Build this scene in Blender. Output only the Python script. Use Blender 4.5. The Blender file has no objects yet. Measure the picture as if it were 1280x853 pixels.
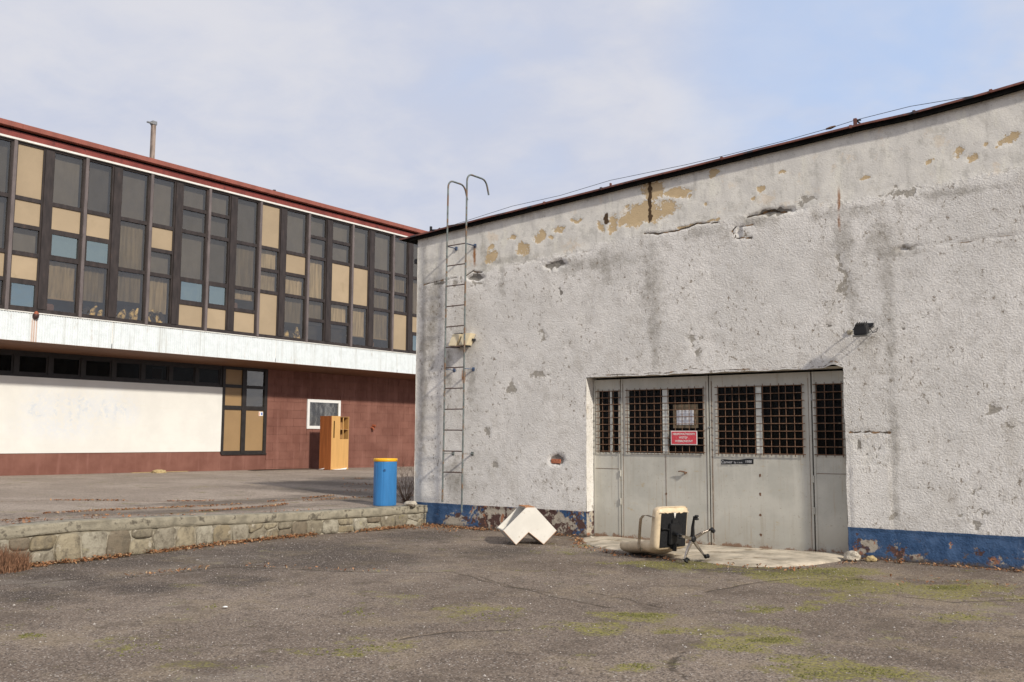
import bpy, bmesh, math, random
import numpy as np
from mathutils import Vector, Matrix, Euler
PI = math.pi
random.seed(7); rng = np.random.default_rng(7)
SC = bpy.context.scene
COL = SC.collection

# ------------------------------------------------------------------ camera, sky, sun
cam_d = bpy.data.cameras.new('camera'); cam = bpy.data.objects.new('camera', cam_d); COL.objects.link(cam)
cam_d.sensor_width = 36.0; cam_d.lens = 1189.0 / 1280.0 * 36.0; cam_d.clip_end = 2000; cam_d.clip_start = 0.05
cam.matrix_world = Matrix(((0.803, 0.057, 0.593, 0), (0.596, -0.085, -0.799, 0), (0.005, 0.995, -0.102, 1.6), (0, 0, 0, 1)))
def set_cam():
    v1 = Vector((1527-640, -(553-426.5), -1189)).normalized(); v2 = Vector((-970-640, -(541-426.5), -1189)).normalized()
    up = v1.cross(v2).normalized()
    if up.y < 0: up = -up
    Y = (v1 - up*v1.dot(up)).normalized(); X = Y.cross(up)
    M = Matrix((X, Y, up)).to_4x4(); M.translation = Vector((0, 0, 1.6)); cam.matrix_world = M
set_cam()
SC.camera = cam
SC.view_settings.view_transform = 'Standard'; SC.view_settings.look = 'None'
SC.view_settings.exposure = .14; SC.view_settings.gamma = 1; SC.view_settings.use_curve_mapping = False
SUNV = Vector((.84, -.27, .54)).normalized()
sl = bpy.data.lights.new('sun', 'SUN'); sl.energy = 3.5; sl.angle = math.radians(2.8); sl.color = (1, .93, .82)
so = bpy.data.objects.new('sun', sl); COL.objects.link(so)
so.rotation_euler = SUNV.to_track_quat('Z', 'Y').to_euler(); so.location = (20, -10, 20)

def node(nt, t, ins=None, **props):
    n = nt.nodes.new(t)
    for k, v in props.items(): setattr(n, k, v)
    for k, v in (ins or {}).items():
        s = n.inputs[k]
        if isinstance(v, bpy.types.NodeSocket): nt.links.new(v, s)
        else:
            if isinstance(v, (tuple, list)) and len(v) == 3 and s.type == 'RGBA': v = (*v, 1)
            s.default_value = v
    return n
def noise(nt, vec, scale, detail=4, rough=.55, dist=0):
    return node(nt, 'ShaderNodeTexNoise', {'Vector': vec, 'Scale': scale, 'Detail': detail, 'Roughness': rough, 'Distortion': dist}).outputs['Fac']
def math_(nt, op, a, b=0.5, c=None, clamp=False):
    n = node(nt, 'ShaderNodeMath', {0: a, 1: b}, operation=op, use_clamp=clamp)
    if c is not None:
        if isinstance(c, bpy.types.NodeSocket): nt.links.new(c, n.inputs[2])
        else: n.inputs[2].default_value = c
    return n.outputs[0]
def mix(nt, f, a, b, mode='MIX'):
    n = nt.nodes.new('ShaderNodeMix'); n.data_type = 'RGBA'; n.blend_type = mode
    for i, v in ((0, f), (6, a), (7, b)):
        s = n.inputs[i]
        if isinstance(v, bpy.types.NodeSocket): nt.links.new(v, s)
        else: s.default_value = (*v, 1) if isinstance(v, (tuple, list)) else v
    return n.outputs[2]
def step(nt, v, lo, hi, a=0.0, b=1.0):
    n = node(nt, 'ShaderNodeMapRange', {'Value': v, 'From Min': lo, 'From Max': hi, 'To Min': a, 'To Max': b}); n.clamp = True
    n.interpolation_type = 'SMOOTHSTEP'
    return n.outputs[0]
def vscale(nt, vec, s):
    return node(nt, 'ShaderNodeVectorMath', {0: vec, 1: s}, operation='MULTIPLY').outputs[0]

W = bpy.data.worlds.new('World'); SC.world = W; W.use_nodes = True
nt = W.node_tree; nt.nodes.clear()
sky = nt.nodes.new('ShaderNodeTexSky'); sky.sky_type = 'NISHITA'; sky.sun_disc = False
sky.sun_elevation = math.asin(SUNV.z); sky.sun_rotation = math.atan2(SUNV.x, SUNV.y)
sky.air_density = 1.0; sky.dust_density = 1.5; sky.ozone_density = 1.0
tc = node(nt, 'ShaderNodeTexCoord').outputs['Generated']
sp = node(nt, 'ShaderNodeSeparateXYZ', {0: tc})
zz = math_(nt, 'ADD', math_(nt, 'MAXIMUM', sp.outputs['Z'], 0.0), .22)
pl = node(nt, 'ShaderNodeCombineXYZ', {0: math_(nt, 'DIVIDE', sp.outputs['X'], zz), 1: math_(nt, 'DIVIDE', sp.outputs['Y'], zz), 2: 0.0}).outputs[0]
n1 = noise(nt, pl, 1.15, 5, .5, .4); n2 = noise(nt, pl, 3.4, 4, .5, .3)
f = math_(nt, 'ADD', math_(nt, 'MULTIPLY', n1, .7), math_(nt, 'MULTIPLY', n2, .3))
# a thinner place in the cloud sheet, off to the right
D = (cam.matrix_world.to_3x3() @ Vector((560, 360, -1189))).normalized()
dt = node(nt, 'ShaderNodeVectorMath', {0: tc, 1: tuple(D)}, operation='DOT_PRODUCT').outputs['Value']
gap = math_(nt, 'MULTIPLY', step(nt, dt, .955, .998), step(nt, noise(nt, pl, 1.9, 5, .55, .3), .30, .62))
cl = math_(nt, 'SUBTRACT', step(nt, f, .18, .44), math_(nt, 'MULTIPLY', gap, 1.0), clamp=True)
f2 = math_(nt, 'ADD', math_(nt, 'MULTIPLY', noise(nt, pl, 2.2, 6, .55, .5), .6), math_(nt, 'MULTIPLY', noise(nt, pl, 7.0, 5, .6, .3), .4))
cc = mix(nt, step(nt, math_(nt, 'ADD', math_(nt, 'MULTIPLY', f, .45), math_(nt, 'MULTIPLY', f2, .55)), .40, .60), (5.55, 5.95, 7.2), (6.85, 6.9, 7.45))
blue = mix(nt, .75, sky.outputs[0], (5.3, 6.9, 10.0))
colr = mix(nt, math_(nt, 'ADD', math_(nt, 'MULTIPLY', cl, .84), .15), blue, cc)
bg = node(nt, 'ShaderNodeBackground', {'Color': colr, 'Strength': .095})
nt.links.new(bg.outputs[0], node(nt, 'ShaderNodeOutputWorld').inputs[0])

# ------------------------------------------------------------------ object helpers
def tag(o, label=None, cat=None, group=None, kind=None):
    if label: o['label'] = label
    if cat: o['category'] = cat
    if group: o['group'] = group
    if kind: o['kind'] = kind
    return o
def thing(name, label, cat, loc=(0, 0, 0), group=None):
    o = bpy.data.objects.new(name, None); COL.objects.link(o); o.location = loc; o.empty_display_size = .2
    return tag(o, label, cat, group)
def link(name, me, mat=None, parent=None, loc=None):
    o = bpy.data.objects.new(name, me); COL.objects.link(o)
    if mat is not None and not me.materials:
        for m in (mat if isinstance(mat, (list, tuple)) else [mat]): me.materials.append(m)
    if parent is not None:
        o.parent = parent
    if loc is not None: o.location = loc
    return o
class MB:
    """collects simple shapes into one mesh; coordinates are world metres minus the origin of the thing"""
    def __init__(s, org=(0, 0, 0)): s.v = []; s.f = []; s.m = []; s.o = Vector(org); s.smooth = []
    def add(s, vs, fs, m=0, smooth=False):
        b = len(s.v); s.v += [tuple(Vector(v) - s.o) for v in vs]; s.f += [[b+i for i in f] for f in fs]; s.m += [m]*len(fs); s.smooth += [smooth]*len(fs)
        return s
    def box(s, a, b, m=0, R=None, c=None, ch=0.0):
        x0, y0, z0 = a; x1, y1, z1 = b
        if ch > 0:
            vs = []; C = [(x0, x1), (y0, y1), (z0, z1)]
            bmv = bmesh.new(); bmesh.ops.create_cube(bmv, size=1)
            for v in bmv.verts: v.co = Vector(((x0+x1)/2+v.co.x*(x1-x0), (y0+y1)/2+v.co.y*(y1-y0), (z0+z1)/2+v.co.z*(z1-z0)))
            bmesh.ops.bevel(bmv, geom=bmv.edges[:], offset=ch, segments=2, affect='EDGES', clamp_overlap=True)
            bmv.verts.index_update()
            vs = [v.co.copy() for v in bmv.verts]; fs = [[v.index for v in f.verts] for f in bmv.faces]; bmv.free()
        else:
            vs = [Vector(p) for p in ((x0,y0,z0),(x1,y0,z0),(x1,y1,z0),(x0,y1,z0),(x0,y0,z1),(x1,y0,z1),(x1,y1,z1),(x0,y1,z1))]
            fs = [(0,3,2,1),(4,5,6,7),(0,1,5,4),(1,2,6,5),(2,3,7,6),(3,0,4,7)]
        if R is not None:
            c = Vector(c) if c is not None else Vector(((x0+x1)/2, (y0+y1)/2, (z0+z1)/2))
            vs = [R @ (v - c) + c for v in vs]
        return s.add(vs, fs, m)
    def tube(s, pts, r, n=8, m=0, cap=True, smooth=True):
        pts = [Vector(p) for p in pts]; rs = r if isinstance(r, (list, tuple)) else [r]*len(pts)
        vs = []; fs = []; up = None
        for i, p in enumerate(pts):
            t = (pts[min(i+1, len(pts)-1)] - pts[max(i-1, 0)]).normalized()
            if up is None:
                up = Vector((0, 0, 1)) if abs(t.z) < .9 else Vector((1, 0, 0))
            u = (up - t*up.dot(t)).normalized(); w = t.cross(u); up = u
            for k in range(n):
                a = 2*PI*k/n; vs.append(p + (u*math.cos(a) + w*math.sin(a))*rs[i])
        for i in range(len(pts)-1):
            for k in range(n):
                fs.append((i*n+k, i*n+(k+1) % n, (i+1)*n+(k+1) % n, (i+1)*n+k))
        s.add(vs, fs, m, smooth)
        if cap:
            s.add(vs[:n], [list(range(n))[::-1]], m); s.add(vs[-n:], [list(range(n))], m)
        return s
    def prism(s, poly, vec, m=0):
        vec = Vector(vec); n = len(poly); p = [Vector(q) for q in poly]
        fs = [list(range(n))[::-1], [n+i for i in range(n)]] + [(i, (i+1) % n, n+(i+1) % n, n+i) for i in range(n)]
        return s.add(p + [q+vec for q in p], fs, m)
    def mesh(s, name):
        me = bpy.data.meshes.new(name); me.from_pydata([tuple(v) for v in s.v], [], s.f)
        me.polygons.foreach_set('material_index', s.m); me.polygons.foreach_set('use_smooth', s.smooth)
        me.validate(); me.update(); return me
    def build(s, name, mat, parent=None, loc=None, bevel=0):
        me = s.mesh(name)
        if bevel:
            bm = bmesh.new(); bm.from_mesh(me)
            bmesh.ops.bevel(bm, geom=[e for e in bm.edges if len(e.link_faces) == 2 and e.calc_face_angle(0) > .6], offset=bevel, segments=2, affect='EDGES', clamp_overlap=True)
            bm.to_mesh(me); bm.free()
        return link(name, me, mat, parent, loc)
def fixn(o):
    bm = bmesh.new(); bm.from_mesh(o.data); bmesh.ops.recalc_face_normals(bm, faces=bm.faces[:]); bm.to_mesh(o.data); bm.free(); return o

# value noise for displaced meshes
_P = rng.random((64, 64, 64))
def vn(x, y, z=None, sc=1.0, seed=0):
    x = np.asarray(x)*sc+seed*7.13+100; y = np.asarray(y)*sc+seed*3.71+100; z = (np.zeros_like(x) if z is None else np.asarray(z)*sc)+seed*1.37+100
    xi, yi, zi = np.floor(x).astype(int), np.floor(y).astype(int), np.floor(z).astype(int)
    fx, fy, fz = x-xi, y-yi, z-zi
    fx = fx*fx*(3-2*fx); fy = fy*fy*(3-2*fy); fz = fz*fz*(3-2*fz)
    r = 0
    for a in (0, 1):
        for b in (0, 1):
            for c in (0, 1):
                r = r + _P[(xi+a) & 63, (yi+b) & 63, (zi+c) & 63]*(fx if a else 1-fx)*(fy if b else 1-fy)*(fz if c else 1-fz)
    return r*2-1
def fbm(x, y, sc, o=4, seed=0):
    r = 0; a = 1; t = 0
    for i in range(o): r = r + a*vn(x, y, None, sc*2**i, seed+i); t += a; a *= .5
    return r/t
def seg_dist(X, Y, pts):
    d = np.full(X.shape, 1e9)
    for (ax, ay), (bx, by) in zip(pts[:-1], pts[1:]):
        dx, dy = bx-ax, by-ay; L = dx*dx+dy*dy+1e-9
        t = np.clip(((X-ax)*dx+(Y-ay)*dy)/L, 0, 1); d = np.minimum(d, np.hypot(X-ax-t*dx, Y-ay-t*dy))
    return d
def grid_mesh(name, P, mask=None, attrs=None, flip=False):
    """P: (nj, ni, 3) vertex positions; mask: (nj-1, ni-1) faces kept; attrs: name -> (nj, ni, 3)"""
    nj, ni, _ = P.shape; idx = np.arange(nj*ni).reshape(nj, ni)
    q = np.stack([idx[:-1, :-1], idx[:-1, 1:], idx[1:, 1:], idx[1:, :-1]], -1)
    if mask is not None: q = q[mask]
    q = q.reshape(-1, 4)
    if flip: q = q[:, ::-1]
    used = np.zeros(nj*ni, bool); used[q.ravel()] = True
    remap = np.cumsum(used)-1; q = remap[q]; v = P.reshape(-1, 3)[used]
    me = bpy.data.meshes.new(name); me.vertices.add(len(v)); me.vertices.foreach_set('co', v.astype(np.float32).ravel())
    me.loops.add(q.size); me.loops.foreach_set('vertex_index', q.astype(np.int32).ravel())
    me.polygons.add(len(q)); me.polygons.foreach_set('loop_start', np.arange(0, q.size, 4, dtype=np.int32))
    me.polygons.foreach_set('use_smooth', np.ones(len(q), bool))
    for k, A in (attrs or {}).items():
        at = me.color_attributes.new(k, 'FLOAT_COLOR', 'POINT')
        c = np.ones((len(v), 4), np.float32); c[:, :3] = A.reshape(-1, 3)[used]; at.data.foreach_set('color', c.ravel())
    me.update(calc_edges=True); me.validate(); return me

# ------------------------------------------------------------------ materials
def new_mat(name):
    m = bpy.data.materials.new(name); m.use_nodes = True; nt = m.node_tree; nt.nodes.clear()
    out = nt.nodes.new('ShaderNodeOutputMaterial'); return m, nt, out
def finish(nt, out, col, rough=.8, bump=None, bstr=.3, bdist=.01, metal=0.0, spec=.4, **kw):
    ins = {'Base Color': col, 'Roughness': rough, 'Metallic': metal, 'Specular IOR Level': spec}
    if bump is not None:
        b = node(nt, 'ShaderNodeBump', {'Height': bump, 'Strength': bstr, 'Distance': bdist}); ins['Normal'] = b.outputs[0]
    p = node(nt, 'ShaderNodeBsdfPrincipled', ins)
    nt.links.new(p.outputs[0], out.inputs[0]); return p
def pos(nt): return node(nt, 'ShaderNodeNewGeometry').outputs['Position']
def simple(name, c, rough=.6, metal=0.0, var=.18, sc=6.0, stain=None, stain_amt=.45, ssc=9.0, bump=.15, bsc=120.0, coord='P', rnd=0.0, spec=.4, stretch=None, bdist=.004):
    m, nt, out = new_mat(name)
    v = pos(nt) if coord == 'P' else node(nt, 'ShaderNodeTexCoord').outputs['Object']
    if stretch: v = vscale(nt, v, stretch)
    n = noise(nt, v, sc, 5, .6)
    k = step(nt, n, .3, .7, 1-var, 1+var)
    col = mix(nt, 1.0, c, node(nt, 'ShaderNodeCombineXYZ', {0: k, 1: k, 2: k}).outputs[0], 'MULTIPLY')
    if rnd:
        r = node(nt, 'ShaderNodeObjectInfo').outputs['Random']
        k2 = step(nt, r, 0, 1, 1-rnd, 1+rnd)
        col = mix(nt, 1.0, col, node(nt, 'ShaderNodeCombineXYZ', {0: k2, 1: k2, 2: k2}).outputs[0], 'MULTIPLY')
    if stain is not None:
        s = noise(nt, v, ssc, 6, .68)
        col = mix(nt, step(nt, s, 1-stain_amt, 1-stain_amt+.12), col, stain)
    finish(nt, out, col, rough, noise(nt, v, bsc, 3, .6), bump, bdist, metal, spec)
    return m
M = {}
M['mullion'] = simple('mullion_brown', (.034, .026, .024), .5, var=.3, sc=9, stain=(.075, .045, .035), stain_amt=.38, stretch=(1, 1, .25))
M['fin'] = simple('fin_greybrown', (.135, .112, .108), .45, var=.2, sc=7, stain=(.07, .05, .05), stain_amt=.4, stretch=(1, 1, .3))
M['darkframe'] = simple('dark_frame', (.022, .018, .016), .5, var=.3)
M['tan'] = simple('tan_panel', (.37, .285, .185), .45, var=.06, sc=1.2, rnd=.07, bump=.03, stain=(.35, .27, .17), stain_amt=.42, ssc=2.5)
M['tanlow'] = simple('tan_panel_low', (.30, .195, .095), .5, var=.06, sc=1.2, bump=.03)
M['redroof'] = simple('red_fascia', (.26, .085, .06), .55, var=.16, sc=2.5, stain=(.16, .045, .035), stain_amt=.42, ssc=5, stretch=(1, 1, .6))
M['redroof2'] = simple('dark_red_fascia', (.21, .048, .038), .55, var=.2, sc=2.5, stain=(.10, .03, .028), stain_amt=.45, ssc=4)
M['whitetrim'] = simple('white_trim', (.72, .71, .66), .5, var=.08)
M['soffit'] = simple('brown_soffit', (.165, .078, .042), .6, var=.15, sc=2, stretch=(.6, .25, 1))
M['black'] = simple('black_metal', (.018, .018, .02), .45, var=.2)
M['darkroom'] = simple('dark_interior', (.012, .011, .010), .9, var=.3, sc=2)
M['cream'] = simple('cream_plastic', (.66, .56, .38), .5, var=.1, stain=(.45, .38, .25), stain_amt=.38, ssc=25)
M['muntin'] = simple('pale_muntin', (.62, .63, .58), .6, var=.15, stain=(.25, .15, .08), stain_amt=.38, ssc=20)
M['board'] = simple('white_laminate', (.70, .67, .605), .35, var=.06, sc=4, bump=.02, stain=(.50, .44, .35), stain_amt=.40, ssc=11)
M['chip'] = simple('chipboard_edge', (.42, .20, .09), .8, var=.35, sc=60, bump=.4)
M['wood_y'] = simple('sunlit_pale_wood', (.56, .32, .11), .5, var=.08, sc=3, stretch=(8, 8, .6), bump=.08)  # cabinet front: paler wood, the sun on it put into the colour
M['wood_o'] = simple('shaded_orange_wood', (.34, .115, .036), .4, var=.22, sc=3, stretch=(6, 6, .35), bump=.06)  # cabinet side: orange wood, darkened in colour as the face turned from the sun
M['wood_d'] = simple('worn_wood', (.36, .20, .08), .6, var=.3, sc=4, stretch=(6, 6, .6), stain=(.10, .05, .02), stain_amt=.5)
M['blueplastic'] = simple('blue_plastic', (.035, .18, .42), .38, var=.1, sc=3, stretch=(2, 2, .4), bump=.05, stain=(.03, .12, .28), stain_amt=.36, ssc=9)
M['yellow'] = simple('yellow_plastic', (.80, .42, .015), .4, var=.08)
M['rust'] = simple('rusty_bar', (.15, .082, .048), .8, var=.45, sc=35, bump=.5, bsc=250, stain=(.38, .30, .22), stain_amt=.40, ssc=20)
M['ladder'] = simple('ladder_paint', (.13, .15, .145), .6, var=.3, sc=12, stain=(.17, .10, .055), stain_amt=.50, ssc=5, bump=.3, bsc=200)
M['bluemetal'] = simple('blue_bracket', (.07, .11, .19), .6, var=.3, stain=(.15, .07, .04), stain_amt=.45, ssc=20)
M['rung'] = simple('rusty_rung', (.10, .062, .05), .7, var=.4, sc=20, bump=.4, stain=(.08, .10, .14), stain_amt=.42, ssc=7)
M['upvc'] = simple('white_window_frame', (.76, .76, .74), .35, var=.04)
M['leather'] = simple('cream_leatherette', (.66, .53, .36), .45, var=.1, sc=14, stain=(.42, .31, .19), stain_amt=.40, ssc=11, bump=.15, bsc=180, coord='O')
M['chrome'] = simple('scuffed_chrome', (.50, .47, .44), .24, 1.0, var=.15, stain=(.30, .22, .16), stain_amt=.4, ssc=30, bump=.05, coord='O')
M['blackp'] = simple('black_plastic', (.012, .012, .013), .5, var=.3, bump=.1)
M['blackfab'] = simple('black_dust_cloth', (.010, .010, .011), .95, var=.4, sc=40, bump=.4)
M['terra'] = simple('terracotta_lamp', (.30, .085, .04), .6, var=.3, sc=40)
M['lampdark'] = simple('dark_brown_lamp', (.05, .022, .02), .6, var=.3, sc=40)  # lamp body, darker brown than its cap
M['white'] = simple('white_paper', (.72, .73, .76), .7, var=.05)
M['signred'] = simple('red_sign', (.58, .055, .075), .45, var=.12, sc=30, stain=(.62, .14, .15), stain_amt=.45, ssc=25)
M['signwhite'] = simple('white_letter', (.80, .74, .72), .5, var=.1)
M['stickblack'] = simple('black_sticker', (.015, .016, .018), .4, var=.2)
M['greyletter'] = simple('grey_letter', (.42, .42, .43), .5, var=.1)
M['twig'] = simple('dry_twig', (.16, .10, .065), .9, var=.3)
M['mast'] = simple('weathered_mast', (.27, .215, .18), .8, var=.3, sc=12, stretch=(1, 1, .3))
M['roofcap'] = simple('red_brown_cap', (.17, .065, .048), .6, var=.35, sc=5, stain=(.05, .045, .05), stain_amt=.5, ssc=3)
M['bitumen'] = simple('bitumen', (.007, .0065, .006), 1.0, var=.4, sc=6, spec=.03)
M['curtain'] = simple('beige_curtain', (.37, .31, .215), .9, rnd=.5, var=.3, sc=2.2, stretch=(1, 5, .5), bump=.2, bsc=30)
M['curtaing'] = simple('grey_blind', (.15, .142, .13), .9, rnd=.35, var=.12, sc=1.5, stretch=(1, 2, 1))
M['junk'] = simple('yellowed_cloth', (.80, .62, .30), .9, var=.5, sc=7, bump=.5, bsc=12, stain=(.06, .045, .03), stain_amt=.55, ssc=5)
M['junkd'] = simple('dark_junk', (.03, .024, .018), .9, var=.5, sc=9)
M['plantg'] = simple('dark_houseplant', (.025, .035, .018), .8, var=.4, sc=20)
M['litter'] = simple('white_litter', (.8, .8, .78), .6, var=.05)
M['rubble'] = simple('yellow_rubble', (.42, .32, .16), .9, var=.3, sc=30, bump=.5)
M['brickred'] = simple('exposed_brick', (.42, .15, .08), .9, var=.3, sc=30, bump=.5, bsc=80, bdist=.01)
M['steel'] = simple('dull_steel', (.35, .35, .34), .4, .8, var=.2)

def glass_mat(name, tint, refl, rough=.04, gcol=(.9, .95, 1), wav=.02, haze=.05):
    m, nt, out = new_mat(name)
    v = pos(nt)
    b = node(nt, 'ShaderNodeBump', {'Height': noise(nt, v, 1.3, 2, .5), 'Strength': wav, 'Distance': .5})
    tr = node(nt, 'ShaderNodeBsdfTransparent', {'Color': tint})
    gl = node(nt, 'ShaderNodeBsdfGlossy', {'Color': gcol, 'Roughness': rough, 'Normal': b.outputs[0]})
    fr = node(nt, 'ShaderNodeFresnel', {'IOR': 1.5, 'Normal': b.outputs[0]})
    dirt = math_(nt, 'MULTIPLY', noise(nt, v, 3, 4, .6), .04 if haze > .02 else .0)
    fac = math_(nt, 'ADD', math_(nt, 'ADD', fr.outputs[0], refl), dirt, clamp=True)
    ms = node(nt, 'ShaderNodeMixShader', {0: fac, 1: tr.outputs[0], 2: gl.outputs[0]})
    df = node(nt, 'ShaderNodeBsdfDiffuse', {'Color': (.30, .28, .25)})
    ms2 = node(nt, 'ShaderNodeMixShader', {0: haze, 1: ms.outputs[0], 2: df.outputs[0]})
    nt.links.new(ms2.outputs[0], out.inputs[0]); return m
M['glass'] = glass_mat('window_glass', (.70, .66, .59), .055, gcol=(.92, .92, .90))
M['glasssheen'] = glass_mat('vent_glass_blue_sheen', (.45, .52, .54), .40, gcol=(.62, .77, .76))  # bluish reflection of the tilted vents put into the glass colour
M['glassdark'] = glass_mat('dark_ground_glass', (.35, .35, .34), -.035, gcol=(.8, .8, .78), rough=.12, haze=.012)

def rgb(nt, name):
    a = node(nt, 'ShaderNodeAttribute', attribute_name=name); s = node(nt, 'ShaderNodeSeparateColor', {0: a.outputs['Color']}); return s.outputs
# --- roughcast wall
def wall_mat():
    m, nt, out = new_mat('roughcast_wall'); P = pos(nt)
    A = rgb(nt, 'A'); B = rgb(nt, 'B'); Cc = rgb(nt, 'C')
    nb = noise(nt, P, 1.1, 5, .6); nf = noise(nt, P, 22, 5, .65); nm = noise(nt, P, 6, 5, .65)
    rag = math_(nt, 'ADD', math_(nt, 'MULTIPLY', math_(nt, 'SUBTRACT', nf, .5), .55), math_(nt, 'MULTIPLY', math_(nt, 'SUBTRACT', nm, .5), .8))
    base = mix(nt, step(nt, nb, .35, .65), (.69, .665, .625), (.785, .755, .71))
    base = mix(nt, step(nt, nm, .46, .78), base, (.60, .57, .525))
    gr = noise(nt, vscale(nt, P, (1, 1, .55)), 1.7, 6, .7)
    base = mix(nt, math_(nt, 'MULTIPLY', step(nt, gr, .52, .68), .34), base, (.46, .42, .36))
    # the smooth plaster strip under the eaves: cream with grey runs
    stv = vscale(nt, P, (1, 1, .22)); run = noise(nt, stv, 7, 5, .6)
    sm = mix(nt, step(nt, noise(nt, P, 3.2, 5, .62), .40, .62), (.68, .655, .605), (.765, .735, .67))
    sm = mix(nt, math_(nt, 'MULTIPLY', step(nt, run, .52, .76), .7), sm, (.45, .43, .39))
    sm = mix(nt, math_(nt, 'MULTIPLY', step(nt, noise(nt, P, 5.5, 6, .7), .52, .66), .55), sm, (.47, .455, .41))
    sm = mix(nt, math_(nt, 'MULTIPLY', step(nt, noise(nt, P, 1.9, 6, .72), .54, .62), .5), sm, (.56, .53, .47))
    sm = mix(nt, math_(nt, 'MULTIPLY', step(nt, noise(nt, P, 2.6, 5, .7), .58, .66), .35), sm, (.70, .54, .36))
    sm = mix(nt, math_(nt, 'MULTIPLY', step(nt, noise(nt, vscale(nt, P, (1, 1, .3)), 4.5, 4, .6), .54, .68), .6), sm, (.80, .77, .67))
    sm = mix(nt, math_(nt, 'MULTIPLY', step(nt, noise(nt, P, 18, 5, .75), .62, .70), .6), sm, (.34, .31, .26))
    smm = step(nt, math_(nt, 'ADD', A['Green'], math_(nt, 'MULTIPLY', rag, 1.6)), .25, .85)
    base = mix(nt, smm, base, sm)
    # vertical grime
    dk = math_(nt, 'MULTIPLY', step(nt, math_(nt, 'ADD', A['Blue'], math_(nt, 'MULTIPLY', rag, .9)), .15, .95), .72)
    base = mix(nt, dk, base, (.195, .175, .14))
    # small dark pits of the roughcast
    vo = node(nt, 'ShaderNodeTexVoronoi', {'Vector': P, 'Scale': 16.0, 'Randomness': 1.0}); vo.feature = 'F1'
    gate = step(nt, noise(nt, P, 2.3, 3, .6), .47, .62)
    cs = node(nt, 'ShaderNodeSeparateColor', {0: vo.outputs['Color']})
    pitr = math_(nt, 'MULTIPLY', cs.outputs['Red'], .20)
    pit = math_(nt, 'MULTIPLY', step(nt, math_(nt, 'SUBTRACT', math_(nt, 'ADD', vo.outputs['Distance'], math_(nt, 'MULTIPLY', nf, .35)), pitr), .30, .16), math_(nt, 'MULTIPLY', gate, step(nt, cs.outputs['Green'], .42, .52)))
    flk = math_(nt, 'MULTIPLY', step(nt, noise(nt, vscale(nt, P, (1, 1, .75)), 13, 6, .78), .570, .61), step(nt, noise(nt, P, 1.9, 4, .65), .40, .56))
    pit = math_(nt, 'MAXIMUM', pit, flk)
    pit = math_(nt, 'MULTIPLY', pit, math_(nt, 'SUBTRACT', 1.0, math_(nt, 'MULTIPLY', smm, .8)))
    base = mix(nt, math_(nt, 'MULTIPLY', pit, .85), base, (.24, .195, .15))
    # fine dark speckle for the roughcast grain
    sp_ = step(nt, noise(nt, P, 62, 4, .75), .50, .66); base = mix(nt, math_(nt, 'MULTIPLY', math_(nt, 'MULTIPLY', sp_, step(nt, nm, .30, .60, .35, 1.0)), math_(nt, 'SUBTRACT', .62, math_(nt, 'MULTIPLY', smm, .35))), base, (.33, .30, .27))
    # tan undercoat where paint came off
    tn = step(nt, math_(nt, 'ADD', A['Red'], math_(nt, 'MULTIPLY', rag, 1.5)), .46, .56)
    base = mix(nt, tn, base, mix(nt, nm, (.46, .35, .21), (.64, .49, .30)))
    # grey exposed render
    ex = step(nt, math_(nt, 'ADD', B['Red'], math_(nt, 'MULTIPLY', rag, 1.25)), .44, .53)
    base = mix(nt, math_(nt, 'MULTIPLY', ex, .85), base, mix(nt, nf, (.22, .195, .16), (.42, .385, .33)))
    base = mix(nt, step(nt, math_(nt, 'ADD', Cc['Green'], rag), .42, .62), base, (.085, .055, .032))
    base = mix(nt, step(nt, math_(nt, 'ADD', B['Green'], math_(nt, 'MULTIPLY', rag, .6)), .25, .9), base, (.30, .12, .035))
    # blue dado
    zc = node(nt, 'ShaderNodeSeparateXYZ', {0: P}).outputs
    z0 = math_(nt, 'ADD', zc['Z'], math_(nt, 'MULTIPLY', math_(nt, 'SUBTRACT', nm, .5), .022))
    bl = step(nt, z0, .424, .416)
    bcol = mix(nt, step(nt, nm, .35, .7), (.045, .090, .180), (.080, .140, .255))
    bcol = mix(nt, step(nt, run, .6, .8), bcol, (.15, .19, .27))
    pe = math_(nt, 'ADD', Cc['Blue'], math_(nt, 'MULTIPLY', rag, 1.35))
    under = mix(nt, step(nt, noise(nt, P, 5.0, 3, .6), .48, .55), (.10, .058, .050), (.42, .37, .30))
    under = mix(nt, step(nt, noise(nt, vscale(nt, P, (1.7, 1, 1.3)), 4.2, 3, .5), .60, .64), under, (.36, .17, .10))
    bcol = mix(nt, step(nt, pe, .44, .52), bcol, under)
    bcol = mix(nt, math_(nt, 'MULTIPLY', step(nt, noise(nt, P, 11, 5, .7), .60, .66), step(nt, z0, .42, .05)), bcol, (.13, .10, .09))
    bcol = mix(nt, step(nt, math_(nt, 'ADD', z0, math_(nt, 'MULTIPLY', rag, -.12)), .09, .0), bcol, (.10, .08, .062))
    base = mix(nt, bl, base, bcol)
    # hollows and cracks
    hol = step(nt, math_(nt, 'ADD', B['Blue'], math_(nt, 'MULTIPLY', rag, .8)), .45, .62)
    base = mix(nt, math_(nt, 'MULTIPLY', hol, .8), base, (.13, .115, .095))
    ck = step(nt, math_(nt, 'ADD', Cc['Red'], math_(nt, 'MULTIPLY', rag, .5)), .50, .68)
    base = mix(nt, math_(nt, 'MULTIPLY', ck, .95), base, mix(nt, step(nt, nm, .5, .6), (.06, .045, .032), (.24, .14, .065)))
    # roughcast relief
    h = math_(nt, 'ADD', math_(nt, 'MULTIPLY', noise(nt, P, 42, 2, .6), 1.0), math_(nt, 'MULTIPLY', noise(nt, P, 100, 2, .6), .55))
    amt = math_(nt, 'SUBTRACT', 1.0, math_(nt, 'MULTIPLY', smm, .72))
    h = math_(nt, 'MULTIPLY', h, amt)
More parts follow.
